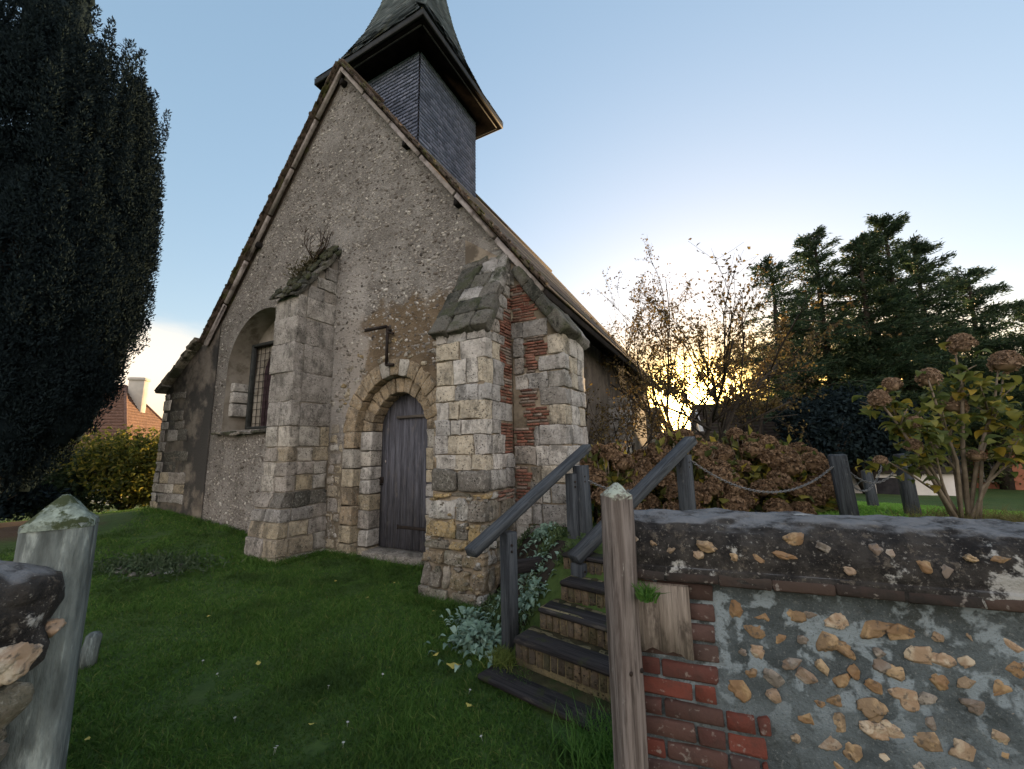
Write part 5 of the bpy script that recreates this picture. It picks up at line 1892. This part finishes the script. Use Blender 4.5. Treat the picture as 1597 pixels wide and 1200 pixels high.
def hyd_bush(label, cx, cy, rx, ry, h, nh, nl, group, leafmat, hs=(1.0, 1.5)):
    z0 = gz1(cx, cy)
    t_ = thing('hydrangea_bush', label, 'shrub', (cx, cy, z0), 0, group)
    mb = MB()
    for k in range(26):
        a = random.uniform(0, 6.28); r_ = random.random() ** .5
        tp = (cx + rx * .9 * r_ * math.cos(a), cy + ry * .9 * r_ * math.sin(a), z0 + h * (1 - .45 * r_ * r_))
        tube(mb, [(cx + rx * .3 * r_ * math.cos(a), cy + ry * .3 * r_ * math.sin(a), z0), ((cx + tp[0]) / 2 + .03, (cy + tp[1]) / 2, z0 + h * .45), tp], [.012, .009, .005], 5)
    obj('stems', mb, MT['stem'], t_)
    d = unit(rng.normal(size=(nl, 3))); d[:, 2] = np.abs(d[:, 2])
    P = np.array([cx, cy, z0]) + d * np.array([rx, ry, h]) * rng.uniform(.5, 1.02, (nl, 1))
    P[:, 2] += .02
    mb = MB(); leaves(mb, P, d + rng.normal(0, .7, (nl, 3)) + np.array([0, 0, -.25]), rng.uniform(.09, .17, nl), rng.uniform(.06, .1, nl), .2, .15)
    obj('leaves', mb, leafmat, t_)
    gr = []
    tries = 0
    while len(gr) < nh and tries < 5000:
        tries += 1
        v_ = unit(rng.normal(size=(1, 3)))[0]; v_[2] = abs(v_[2]) * .95 + .03
        p = np.array([cx, cy, z0]) + v_ * np.array([rx, ry, h]) * random.uniform(.92, 1.04)
        if all(np.linalg.norm(p - q_) > .165 for q_ in gr):
            gr.append(p); add_head(t_, p, random.uniform(*hs), HM)
    return t_


GH = 'brown hydrangeas behind the handrail'
hyd_bush('brown headed hydrangea close to the church wall corner', 1.15, 5.15, .45, .4, .86, 24, 500, GH, MT['hyd_leaf_dark'], (.8, 1.25))
hyd_bush('brown headed hydrangea behind the upper handrail post', 2.25, 5.45, .75, .6, .98, 50, 900, GH, MT['hyd_leaf_dark'], (.8, 1.3))
hyd_bush('broad brown headed hydrangea above the middle of the long chain', 3.25, 5.75, .8, .65, 1.02, 56, 1000, GH, MT['hyd_leaf_dark'], (.8, 1.3))
hyd_bush('brown headed hydrangea with yellow leaves at the gravel path end', 3.95, 6.0, .62, .6, .9, 36, 1000, GH, MT['hyd_leaf'], (.8, 1.25))

# tall hydrangea by the right edge
tx, ty = 4.32, 4.0
tz = gz1(tx, ty)
hy = thing('hydrangea_tree', 'tall open hydrangea with yellow green leaves and dry pink heads', 'shrub', (tx, ty, tz))
mb = MB()
ends = []
specs = [((3.70, 4.0, 2.0), .02), ((3.58, 3.9, 1.42), .014), ((3.84, 4.1, 2.12), .018), ((4.12, 3.9, 2.2), .018), ((4.55, 4.0, 2.52), .022), ((4.95, 4.0, 2.3), .02), ((5.05, 3.8, 1.95), .018), ((4.35, 4.3, 1.95), .016), ((3.9, 3.8, 1.7), .014), ((5.15, 4.1, 2.36), .016), ((4.7, 4.3, 2.1), .016), ((4.75, 3.7, 1.6), .014)]
for (e_, r_) in specs:
    e = np.array(e_); b0 = np.array([tx + random.uniform(-.08, .08), ty + random.uniform(-.06, .06), tz - .03])
    m1 = b0 + (e - b0) * .4 + np.array([random.uniform(-.1, .1), 0, .12]); m2 = b0 + (e - b0) * .75 + np.array([random.uniform(-.06, .06), 0, .06])
    tube(mb, [b0, m1, m2, e], [r_, r_ * .8, r_ * .6, r_ * .35], 7)
    ends.append((m1, m2, e))
    for q_ in range(3):
        s0 = m1 + (e - m1) * random.uniform(.1, .9); s1 = s0 + np.array([random.uniform(-.28, .28), random.uniform(-.2, .2), random.uniform(.05, .25)])
        tube(mb, [s0, (s0 + s1) / 2 + np.array([0, 0, .02]), s1], [r_ * .45, r_ * .35, r_ * .2], 5)
        ends.append((s0, (s0 + s1) / 2, s1))
obj('stems', mb, MT['stem'], hy)
mb = MB()
HLF = [broad_leaf(.13, .085, 7, b_) for b_ in (.3, .6, .9)]
for (a_, b_, e) in ends:
    for k in range(12):
        V, F = HLF[k % 3]
        p = b_ + (e - b_) * random.uniform(-.5, 1.0) + rng.normal(0, .055, 3)
        M_ = rotz(random.uniform(0, 6.28)) @ roty(random.uniform(-.5, .9)) @ rotx(random.uniform(-.5, .5))
        mb.add(V * random.uniform(.55, 1.25) @ M_.T + p, F)
obj('leaves', mb, MT['hyd_leaf'], hy, smooth=True)
for (p, s_) in (((4.58, 3.95, 2.56), 1.25), ((3.70, 4.0, 2.02), 1.05), ((3.9, 4.05, 2.17), .95), ((4.18, 3.95, 2.22), 1.15), ((4.98, 3.95, 2.36), 1.4), ((3.92, 3.9, 1.78), .8), ((3.8, 3.85, 1.55), .85), ((4.55, 4.1, 1.95), 1.2), ((3.52, 3.9, 1.42), .65), ((4.45, 3.9, 1.45), .8)):
    add_head(hy, p, s_ * .74, HP)
tuft('dry olive grass clump round the stems of the tall hydrangea', 4.55, 3.95, None, 2600, .28, .08, .3, mat_leaf('dry olive grass', [(0, (.07, .075, .025)), (1, (.16, .14, .05))], .3))

# ---------------------------------------------------------------- trees
MT['bark'] = mat_noise('dark tree bark', (.025, .02, .016), (.06, .05, .04), 6, 30, .02)
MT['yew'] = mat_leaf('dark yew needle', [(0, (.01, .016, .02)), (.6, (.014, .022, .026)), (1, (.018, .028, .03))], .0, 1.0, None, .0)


def yew(label, cx, cy, prof_, npl, nn):
    z0 = gz1(cx, cy)
    t_ = thing('yew_tree', label, 'tree', (cx, cy, z0))
    zz_ = np.array([a for a, b_ in prof_]); rr_ = np.array([b_ for a, b_ in prof_])
    mb = MB()
    tube(mb, [(cx, cy, z0 - .2), (cx, cy, z0 + 3), (cx + .2, cy, z0 + 8)], [.4, .32, .08], 9)
    for k in range(30):
        a = random.uniform(0, 6.28); h = random.uniform(.8, 6)
        r_ = np.interp(h + 2, zz_, rr_) * .75
        tube(mb, [(cx, cy, z0 + h * .7), (cx + r_ * .6 * math.cos(a), cy + r_ * .6 * math.sin(a), z0 + h + .9), (cx + r_ * math.cos(a), cy + r_ * math.sin(a), z0 + h + 2.4)], [.09, .06, .02], 5)
    obj('trunk', mb, MT['bark'], t_)
    mb = MB()
    # dense dark interior growth
    for k in range(160):
        h = random.uniform(zz_[0] + .5, zz_[-1] - .8); a = random.uniform(0, 6.28)
        r_ = np.interp(h, zz_, rr_) * random.uniform(.1, .72)
        lump(mb, (cx + r_ * math.cos(a), cy + r_ * math.sin(a), z0 + h), (.3, .3, .5), 2, .5, 2.5)
    # vertical plumes over the surface of the crown
    for k in range(npl):
        h = random.uniform(zz_[0], zz_[-1]); a = random.uniform(0, 6.28)
        if random.random() > np.interp(h, zz_, rr_) / rr_.max() + .25: continue
        r_ = np.interp(h, zz_, rr_) * (1 - .42 * random.random() ** 2.2)
        b0 = np.array([cx + r_ * math.cos(a), cy + r_ * math.sin(a), z0 + h])
        ln = random.uniform(.7, 1.5)
        out_ = np.array([math.cos(a), math.sin(a), 0]) * random.uniform(-.05, .08)
        if k % 6 == 0: ln *= 1.3; out_ *= 1.5
        t = rng.random(nn) ** .8
        wr = .17 * (1 - t) ** .6 * (.35 + .65 * np.minimum(1, t * 4)) + .02
        ang = rng.uniform(0, 6.28, nn)
        rad = np.stack([np.cos(ang), np.sin(ang), np.zeros(nn)], 1)
        P = b0 + (np.array([0, 0, 1.0]) + out_) * (t * ln)[:, None] + rad * (wr * rng.uniform(.3, 1.05, nn))[:, None]
        leaves(mb, P, rad * .55 + np.array([0, 0, .9]) + rng.normal(0, .35, (nn, 3)), rng.uniform(.045, .09, nn), .026, .15)
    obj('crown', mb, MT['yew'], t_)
    return t_


YC = np.array([-9.9, 7.4])
yD = np.hypot(*YC); yphi = math.atan2(YC[0], YC[1])
yp = []
for (px, py) in ((45, 775), (95, 738), (140, 690), (183, 640), (200, 575), (228, 545), (240, 470), (250, 400), (252, 340), (246, 260), (238, 215), (222, 185), (185, 170), (140, 150), (105, 110), (95, 60), (75, 20)):
    rv = fw + rt * ((px - 798.5) / FPX) - up * ((py - 600) / FPX)
    ph = math.atan2(rv.x, rv.y)
    rad_ = yD * math.sin(ph - yphi); dist_ = yD * math.cos(ph - yphi)
    yp.append((1.6 + rv.z / math.hypot(rv.x, rv.y) * dist_ - gz1(*YC), max(.3, rad_ - (.15 if py < 540 else .08))))
yp += [(yp[-1][0] + .8, yp[-1][1] * .8), (yp[-1][0] + 1.8, .35)]
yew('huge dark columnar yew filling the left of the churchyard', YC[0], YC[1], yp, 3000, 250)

MT['conifer'] = mat_leaf('dark conifer spray', [(0, (.02, .04, .022)), (.6, (.035, .065, .035)), (1, (.07, .1, .045))], .4, .6)
MT['ivy'] = mat_leaf('ivy and broad leaf', [(0, (.02, .035, .012)), (.6, (.04, .06, .018)), (1, (.1, .1, .03))], .35, .5)
MT['bare_leaf'] = mat_leaf('late autumn leaf', [(0, (.06, .04, .02)), (.6, (.12, .085, .035)), (1, (.2, .15, .05))], .5, .6)


def conifer(label, x, y, h, spread, nb=46, per=70, ivy=.5, lean=0.0):
    nb = int(nb * 2.1); per = int(per * 3.2); spread = spread * 1.32
    z0 = gz1(x, y) - .1
    t_ = thing('conifer_tree', label, 'tree', (x, y, z0), 0, 'tall dark conifers beyond the terrace')
    mb = MB(); cr = MB()
    pts = [np.array([x + lean * h * (k / 6) ** 2 + .1 * math.sin(k * 1.3), y, z0 + h * k / 6 * .98]) for k in range(7)]
    tube(mb, pts, [h * .021 * (1 - .9 * k / 6) + .02 for k in range(7)], 8)
    for k in range(nb):
        f = .2 + .8 * (k + random.random()) / nb
        hh = h * f
        a = random.uniform(0, 6.28)
        ln = spread * (1 - f) ** .65 * random.uniform(.45, 1.15) + .35
        b0 = np.array([x + lean * h * f * f, y, z0 + hh])
        dv = np.array([math.cos(a), math.sin(a), 0])
        upk = random.uniform(-.25, .6) + (.5 if f > .85 else 0)
        pl_ = [b0, b0 + dv * ln * .5 + np.array([0, 0, ln * upk * .55]), b0 + dv * ln + np.array([0, 0, ln * (upk * .75 - .06)])]
        tube(mb, pl_, [.045 * (1 - f) + .02, .03 * (1 - f) + .012, .007], 5)
        n_ = int(per * (.5 + ln / spread))
        s_ = rng.random(n_) ** .75
        P = np.where((s_ < .5)[:, None], pl_[0] + (pl_[1] - pl_[0]) * (s_ * 2)[:, None], pl_[1] + (pl_[2] - pl_[1]) * (s_ * 2 - 1)[:, None])
        sd_ = np.cross(dv, [0, 0, 1.0])
        off = rng.normal(0, 1, (n_, 1)) * sd_ * (.07 + .26 * ln / spread * (1.1 - s_))[:, None] + np.stack([rng.normal(0, .06, n_), rng.normal(0, .06, n_), rng.normal(-.05, .11, n_)], 1)
        leaves(cr, P + off, dv * .9 + rng.normal(0, .5, (n_, 3)) + np.array([0, 0, .15]), rng.uniform(.12, .32, n_), rng.uniform(.04, .085, n_), .2)
    if ivy:
        n_ = int(1900 * ivy); f = rng.uniform(0.02, .62, n_); a = rng.uniform(0, 6.28, n_)
        r_ = np.abs(rng.normal(.22, .14, n_)) * (1.25 - f)
        P = np.stack([x + lean * h * f * f + r_ * np.cos(a), y + r_ * np.sin(a), z0 + h * f], 1)
        iv = MB(); leaves(iv, P, rng.normal(size=(n_, 3)), rng.uniform(.1, .22, n_), rng.uniform(.08, .14, n_), .15)
        obj('trunk_ivy', iv, MT['ivy'], t_)
    obj('trunk', mb, MT['bark'], t_)
    obj('crown', cr, MT['conifer'], t_)


conifer('left spindly conifer wrapped in ivy, nearest the sunset glow', 15.2, 22, 12.9, 3.6, 46, 60, 1.0)
conifer('tall conifer with ragged top left of the highest tip', 18.3, 22.5, 15.2, 2.5, 54, 65, .8, .003)
conifer('round topped conifer between the two highest tips', 20.0, 21.5, 14.0, 2.9, 60, 75, .8)
conifer('tallest conifer with forked upright tips', 22.2, 22, 15.8, 3.0, 64, 80, .8)
conifer('conifer right of the tallest with drooping side boughs', 24.6, 22.8, 14.6, 3.2, 58, 75, .6)
conifer('lower conifer with long boughs reaching right', 27.0, 22.5, 12.6, 3.8, 50, 75, .4, .012)
conifer('smallest conifer behind the tall hydrangea heads', 29.5, 22, 10.2, 3.4, 44, 70, .4)


def leafy_shrub(name, label, cat, cx, cy, rx, ry, h, n_, mat, ls=(.12, .24), group=None, z0=None, lobes=14, dens=.55, lift=.05):
    z0 = gz1(cx, cy) if z0 is None else z0
    t_ = thing(name, label, cat, (cx, cy, z0), 0, group)
    mb = MB()
    for k in range(12):
        a = random.uniform(0, 6.28)
        tube(mb, [(cx, cy, z0 - .1), (cx + rx * .3 * math.cos(a), cy + ry * .3 * math.sin(a), z0 + h * .35), (cx + rx * .7 * math.cos(a), cy + ry * .7 * math.sin(a), z0 + h * random.uniform(.5, .8))], [h * .02 + .01, h * .012 + .005, .006], 5)
    obj('branches', mb, MT['bark'], t_)
    mb = MB()
    for k in range(lobes):
        a = random.uniform(0, 6.28); q_ = random.random() ** .6
        f = random.uniform(.12, .8)
        c_ = np.array([cx + rx * .62 * q_ * math.cos(a), cy + ry * .62 * q_ * math.sin(a), z0 + h * f])
        m_ = n_ // lobes
        d = unit(rng.normal(size=(m_, 3)))
        P = c_ + d * np.array([rx, ry, h * .5]) * .48 * (rng.uniform(.1, 1, (m_, 1)) ** dens)
        P = P[P[:, 2] > z0 + lift + rng.uniform(0, .3, len(P))]; m_ = len(P); d = unit(rng.normal(size=(m_, 3)))
        leaves(mb, P, d + rng.normal(0, .7, (m_, 3)), rng.uniform(*ls, m_), rng.uniform(ls[0] * .5, ls[1] * .5, m_), .2)
    obj('crown', mb, mat, t_)
    return t_


GD = 'dark evergreen bushes under the conifers'
leafy_shrub('evergreen_bush', 'near black evergreen bush left of the chain posts', 'bush', 13.5, 17.6, 1.9, 1.6, 4.3, 9000, MT['yew'], (.15, .3), GD, lobes=26, lift=1.25)
leafy_shrub('evergreen_bush', 'near black evergreen bush spreading behind the leaning chain post', 'bush', 15.6, 18.2, 2.2, 1.8, 4.7, 11000, MT['yew'], (.15, .3), GD, lobes=28, lift=1.25)
leafy_shrub('evergreen_bush', 'near black evergreen bush behind the tall hydrangea stems', 'bush', 18.0, 18.5, 2.2, 1.8, 4.2, 9000, MT['yew'], (.15, .3), GD, lobes=26, lift=1.25)
leafy_shrub('golden_bush', 'rounded bush with golden sunlit top before the brown roofed house', 'bush', -13.2, 14.0, 2.5, 1.9, 2.9, 14000, mat_leaf('sun gilded green shrub', [(0, (.04, .055, .014)), (.6, (.1, .11, .02)), (1, (.24, .2, .035))], .55), (.1, .2), lobes=26)  # gold of the low sun put into the leaf colour
leafy_shrub('evergreen_hedge', 'dull green hedge between the golden bush and the yew', 'hedge', -15.7, 13.6, 2.7, 1.3, 2.3, 10000, MT['conifer'], (.1, .2), lobes=22)
leafy_shrub('dark_hedge_bush', 'low dark bush beneath the yew at the left', 'bush', -14.8, 11.4, 2.0, 1.4, 1.6, 6000, MT['yew'], (.12, .22), lobes=16)


GI = 'ivy grown trees among the conifers'
leafy_shrub('ivy_tree', 'rounded ivy grown tree left among the conifers', 'tree', 17.0, 23.2, 2.1, 1.6, 10.4, 9000, MT['ivy'], (.14, .3), GI, lobes=30)
leafy_shrub('ivy_tree', 'rounded ivy grown tree filling the gap below the highest conifer tip', 'tree', 21.3, 23.4, 2.5, 1.7, 11.8, 11000, MT['ivy'], (.14, .3), GI, lobes=34)
leafy_shrub('ivy_tree', 'rounded ivy grown tree right among the conifers', 'tree', 26.0, 23.6, 2.7, 1.7, 9.6, 9000, MT['ivy'], (.14, .3), GI, lobes=30)


def branch_tree(name, label, x, y, h, spread, nst, depth, leafn, leafmat, group=None, ls=(.05, .11), r0=.06):
    z0 = gz1(x, y) - .05
    t_ = thing(name, label, 'tree', (x, y, z0), 0, group)
    mb = MB(); tips = []

    def grow(p, d, ln, r_, lev):
        q_ = p + d * ln * .5 + rng.normal(0, .03 * ln, 3)
        e = q_ + (d + rng.normal(0, .12, 3)) * ln * .5
        tube(mb, [p, q_, e], [r_, r_ * .82, r_ * .62], 6 if lev < 2 else 4)
        tips.append((p, q_, e, lev))
        if lev >= depth or len(tips) > 2600: return
        for k in range(random.choice((2, 3, 3))):
            nd = unit((d + rng.normal(0, .55, 3) + np.array([0, 0, .18]))[None])[0]
            s_ = random.uniform(.35, 1.0)
            grow(p + (e - p) * s_, nd, ln * random.uniform(.55, .8), r_ * .55, lev + 1)

    for k in range(nst):
        a = 2 * math.pi * (k + random.random() * .6) / nst
        d = unit(np.array([[math.cos(a) * spread, math.sin(a) * spread, 1.0]]))[0]
        grow(np.array([x + .1 * math.cos(a), y + .1 * math.sin(a), z0]), d, h * .42, r0, 0)
    obj('trunk', mb, MT['bark'], t_)
    if leafn:
        tt = [t for t in tips if t[3] >= depth - 1]
        idx = rng.integers(0, len(tt), leafn)
        A = np.array([tt[k][0] for k in idx]); E = np.array([tt[k][2] for k in idx])
        P = A + (E - A) * rng.random((leafn, 1)) + rng.normal(0, .04, (leafn, 3))
        lm = MB(); leaves(lm, P, rng.normal(size=(leafn, 3)) + np.array([0, 0, -.3]), rng.uniform(*ls, leafn), rng.uniform(ls[0] * .55, ls[1] * .6, leafn), .2)
        obj('crown', lm, leafmat, t_)
    return t_


branch_tree('small_tree', 'slender sparse leaved tree standing in front of the sunset glow', 4.0, 9.0, 5.3, .4, 6, 5, 5200, MT['bare_leaf'], None, (.05, .1), .05)
branch_tree('small_tree', 'twiggy half bare shrub against the shaded church side wall', 1.75, 6.9, 2.6, .45, 6, 4, 2600, MT['bare_leaf'], None, (.03, .07), .025)
branch_tree('small_tree', 'thin bare tree at the far end of the church roof', 5.0, 11.5, 7.2, .34, 4, 5, 4200, MT['bare_leaf'], None, (.05, .1), .05)
branch_tree('small_tree', 'loose pale leaved tree beside the ivy clad conifer', 11.4, 19.5, 9.2, .3, 4, 4, 3800, MT['bare_leaf'], None, (.12, .24), .1)

# ---------------------------------------------------------------- houses
def quadbox(mb, x0, x1, y0, y1, z0, z1, ch=.02): cbox(mb, ((x0 + x1) / 2, (y0 + y1) / 2, (z0 + z1) / 2), ((x1 - x0) / 2, (y1 - y0) / 2, (z1 - z0) / 2), ch)


def house(name, label, loc, rz, w_, d_, hw, hr, walls, roofm, hip=0.0, wins=(), doors=(), chim=(), over=.3, group=None, gable_front=False):
    t_ = thing(name, label, 'house', loc, rz, group)
    mb = MB(); quadbox(mb, -w_ / 2, w_ / 2, -d_ / 2, d_ / 2, -1.0, hw)
    if not hip:
        P = [(-w_ / 2, -d_ / 2 + .01, hw), (-w_ / 2, d_ / 2 - .01, hw), (-w_ / 2, 0, hw + hr - .05)]
        mb.add(P + [(w_ / 2, p[1], p[2]) for p in P], [(0, 2, 1), (3, 4, 5), (0, 3, 5, 2), (1, 2, 5, 4)])
    obj('wall', mb, walls, t_, world=False)
    mb = MB(); e = over
    A = [(-w_ / 2 - e, -d_ / 2 - e), (w_ / 2 + e, -d_ / 2 - e), (w_ / 2 + e, d_ / 2 + e), (-w_ / 2 - e, d_ / 2 + e)]
    rl, rr_ = (-w_ / 2 - e + hip, w_ / 2 + e - hip)
    base = hw - .12
    V = [(x, y, base) for x, y in A] + [(rl, 0, hw + hr), (rr_, 0, hw + hr)]
    # tile courses as real steps on the slopes
    def slope(p0, p1, q1, q0, nc):
        p0, p1, q0, q1 = map(np.array, (p0, p1, q0, q1))
        n_ = np.cross(p1 - p0, q0 - p0); n_ = n_ / np.linalg.norm(n_)
        for k in range(nc):
            f0, f1 = k / nc, (k + 1) / nc
            a, b_ = p0 + (q0 - p0) * f0 + n_ * .05, p1 + (q1 - p1) * f0 + n_ * .05
            c_, d2 = p1 + (q1 - p1) * f1 + n_ * .01, p0 + (q0 - p0) * f1 + n_ * .01
            mb.add([a, b_, c_, d2, a - n_ * .05, b_ - n_ * .05], [(0, 1, 2, 3), (4, 5, 1, 0)])
    slope(V[0], V[1], V[5], V[4], 22); slope(V[2], V[3], V[4], V[5], 22)
    if hip: slope(V[1], V[2], V[5], V[5], 22); slope(V[3], V[0], V[4], V[4], 22)
    mb.add(V[:4], [(3, 2, 1, 0)])
    if hip:
        for a, b_ in ((V[0], V[4]), (V[1], V[5]), (V[2], V[5]), (V[3], V[4])): tube(mb, [np.array(a) + (0, 0, .06), np.array(b_) + (0, 0, .06)], .09, 6)
    tube(mb, [np.array(V[4]) + (0, 0, .05), np.array(V[5]) + (0, 0, .05)], .1, 6)
    ro = obj('roof', mb, roofm, t_, world=False)
    for (x, y, z0, z1, s_) in chim:
        mb = MB(); quadbox(mb, x - s_, x + s_, y - s_ * .7, y + s_ * .7, z0, z1); quadbox(mb, x - s_ - .06, x + s_ + .06, y - s_ * .7 - .06, y + s_ * .7 + .06, z1 - .22, z1 - .04)
        obj('chimney', mb, MT['plaster_pale'], ro, world=False)
    for (x, z, ww, hh, side) in wins:
        fr = MB(); gl_ = MB()
        if side == 'f':
            y = -d_ / 2
            for a in ((x - ww / 2, x + ww / 2, z, z + .07), (x - ww / 2, x + ww / 2, z + hh - .07, z + hh), (x - ww / 2, x - ww / 2 + .07, z + .07, z + hh - .07), (x + ww / 2 - .07, x + ww / 2, z + .07, z + hh - .07)):
                quadbox(fr, a[0], a[1], y - .05, y + .03, a[2], a[3], .008)
            quadbox(gl_, x - ww / 2 + .06, x + ww / 2 - .06, y - .015, y + .01, z + .06, z + hh - .06, .004)
        else:
            xx = w_ / 2 if side == 'r' else -w_ / 2
            for a in ((x - ww / 2, x + ww / 2, z, z + .07), (x - ww / 2, x + ww / 2, z + hh - .07, z + hh), (x - ww / 2, x - ww / 2 + .07, z + .07, z + hh - .07), (x + ww / 2 - .07, x + ww / 2, z + .07, z + hh - .07)):
                quadbox(fr, xx - .04, xx + .05, a[0], a[1], a[2], a[3], .008)
            quadbox(gl_, xx - .015, xx + .015, x - ww / 2 + .06, x + ww / 2 - .06, z + .06, z + hh - .06, .004)
        f_ = obj('window', fr, MT['white_paint'], t_, world=False)
        obj('pane', gl_, MT['house_glass'], f_, world=False)
    for (x, ww, hh) in doors:
        mb = MB(); quadbox(mb, x - ww / 2, x + ww / 2, -d_ / 2 - .03, -d_ / 2 + .03, 0, hh, .01)
        obj('door', mb, MT['dark_paint'], t_, world=False)
    return t_


MT['plaster_pale'] = mat_noise('pale chimney render', (.5, .47, .42), (.62, .58, .52), 2, 20, .01)
MT['white_paint'] = mat_noise('white painted wood', (.65, .64, .62), (.75, .74, .72), 4, 30, .002)
MT['house_glass'] = mat_noise('dark window glass', (.01, .012, .015), (.02, .022, .026), 3, 5, .001, rough=.12)
MT['dark_paint'] = mat_noise('dark painted door', (.02, .02, .025), (.04, .04, .045), 4, 30, .002)
brown_tile = mat_noise('brown pantile', (.12, .07, .055), (.2, .115, .085), 3, 14, .02, c3=(.25, .15, .11), s3=9)
dark_tile = mat_noise('dark mossy tile', (.035, .03, .028), (.075, .062, .055), 3, 14, .02, c3=(.05, .055, .03), s3=3)
cream_wall = mat_noise('cream house wall', (.6, .56, .46), (.68, .64, .54), 2, 20, .004)
pink_wall = mat_noise('pink house wall', (.5, .25, .24), (.58, .31, .29), 2, 20, .004)
orange_wall = mat_noise('orange brick house wall', (.36, .15, .09), (.46, .2, .13), 4, 30, .01)
grey_wall = mat_noise('grey slate hung wall', (.12, .12, .12), (.18, .18, .175), 3, 20, .01)
shed_wall = mat_noise('pale blue shed cladding', (.36, .4, .43), (.46, .5, .52), 2, 20, .004, stretch=(9, 9, .4))
white_wall = mat_noise('white house wall', (.62, .6, .57), (.72, .7, .67), 2, 20, .004)

house('brown_roof_house', 'house with steep brown hipped tile roof and pale chimney beyond the yew', (-27.9, 25.5, -1.9), R(18), 9.0, 8.0, 3.75, 4.2, cream_wall, brown_tile, hip=2.6, wins=((1.5, 1.0, 1.2, 1.3, 'f'), (-2, 1.0, 1.2, 1.3, 'f')), chim=((2.9, 0.1, 5.6, 8.6, .42),), over=.35)
house('dark_roof_cottage', 'low cottage with long dark roof under the sunset glow', (15.3, 21.8, -2.0), R(-12), 9.5, 6.0, 2.3, 3.45, white_wall, dark_tile, wins=((-2.8, .8, 1.0, 1.0, 'f'), (0, .8, 1.0, 1.0, 'f')), doors=((2.2, 1.0, 2.0),), over=.2)
mb = MB()
for y0, y1 in ((-3.2, 0), (3.2, 0)):
    tube(mb, [(-4.98, y0, 2.2), (-4.98, y1, 5.72)], .11, 4)
dk = bpy.data.objects['dark_roof_cottage']
obj('barge_board', mb, MT['white_paint'], dk, world=False)
house('brown_barn', 'small brown barn in the hollow behind the church end', (8.0, 19.5, -2.0), R(-8), 4.6, 5.0, 2.2, 1.9, grey_wall, dark_tile, over=.2)
house('pink_house', 'pink cottage with white gable strip and dark doorway beyond the lawn', (19.6, 25.5, -1.6), R(-30), 6.4, 6.0, 3.0, 2.8, pink_wall, dark_tile, wins=((-2.2, .9, 1.1, 1.2, 'f'), (2.1, .9, 1.1, 1.2, 'f')), doors=((-.1, 1.5, 2.1),))
house('garden_shed', 'pale blue grey shed with white corner strip between pink houses', (24.6, 25.0, -1.65), R(-40), 2.6, 2.6, 2.3, 1.1, shed_wall, dark_tile, doors=())
house('orange_house', 'orange brick house behind the tall hydrangea', (28.0, 25.6, -1.65), R(-46), 5.4, 5.0, 2.9, 2.8, orange_wall, dark_tile, wins=((-1.4, .9, .9, 1.3, 'f'), (1.2, .9, .9, 1.3, 'f')))
house('grey_house', 'grey slate hung house with slit window at the right edge', (31.2, 22.4, -1.6), R(-52), 4.6, 5.0, 4.4, 2.8, grey_wall, dark_tile, wins=((-.6, 1.0, .5, 1.5, 'f'), (.9, 1.0, .5, 1.5, 'f')))
mb = MB()
for k in range(9): quadbox(mb, -.04, .04, k * .001, .04, 0, 2.4, .005)

# distant wooded rise that closes the horizon
hl = MB()
n_ = 260
a = np.linspace(R(-100), R(100), n_)
V = []; F = []
for k in range(n_):
    h = 3.2 + 2.2 * mnoise.fractal(Vector((a[k] * 6, 1.7, 0)), 1, 2, 4) + .8 * mnoise.noise(Vector((a[k] * 60, 2, 0)))
    for (r_, z) in ((150, -3.2), (158, h * .6), (170, h), (200, h * .8), (260, -3)):
        V.append((r_ * math.sin(a[k]), r_ * math.cos(a[k]), z))
for k in range(n_ - 1):
    for q_ in range(4): F.append((k * 5 + q_, (k + 1) * 5 + q_, (k + 1) * 5 + q_ + 1, k * 5 + q_ + 1))
hl.add(V, F)
tag(obj('hills', hl, mat_noise('far dark woods', (.02, .025, .016), (.045, .05, .03), .2, .8, .5), smooth=False), kind='structure')
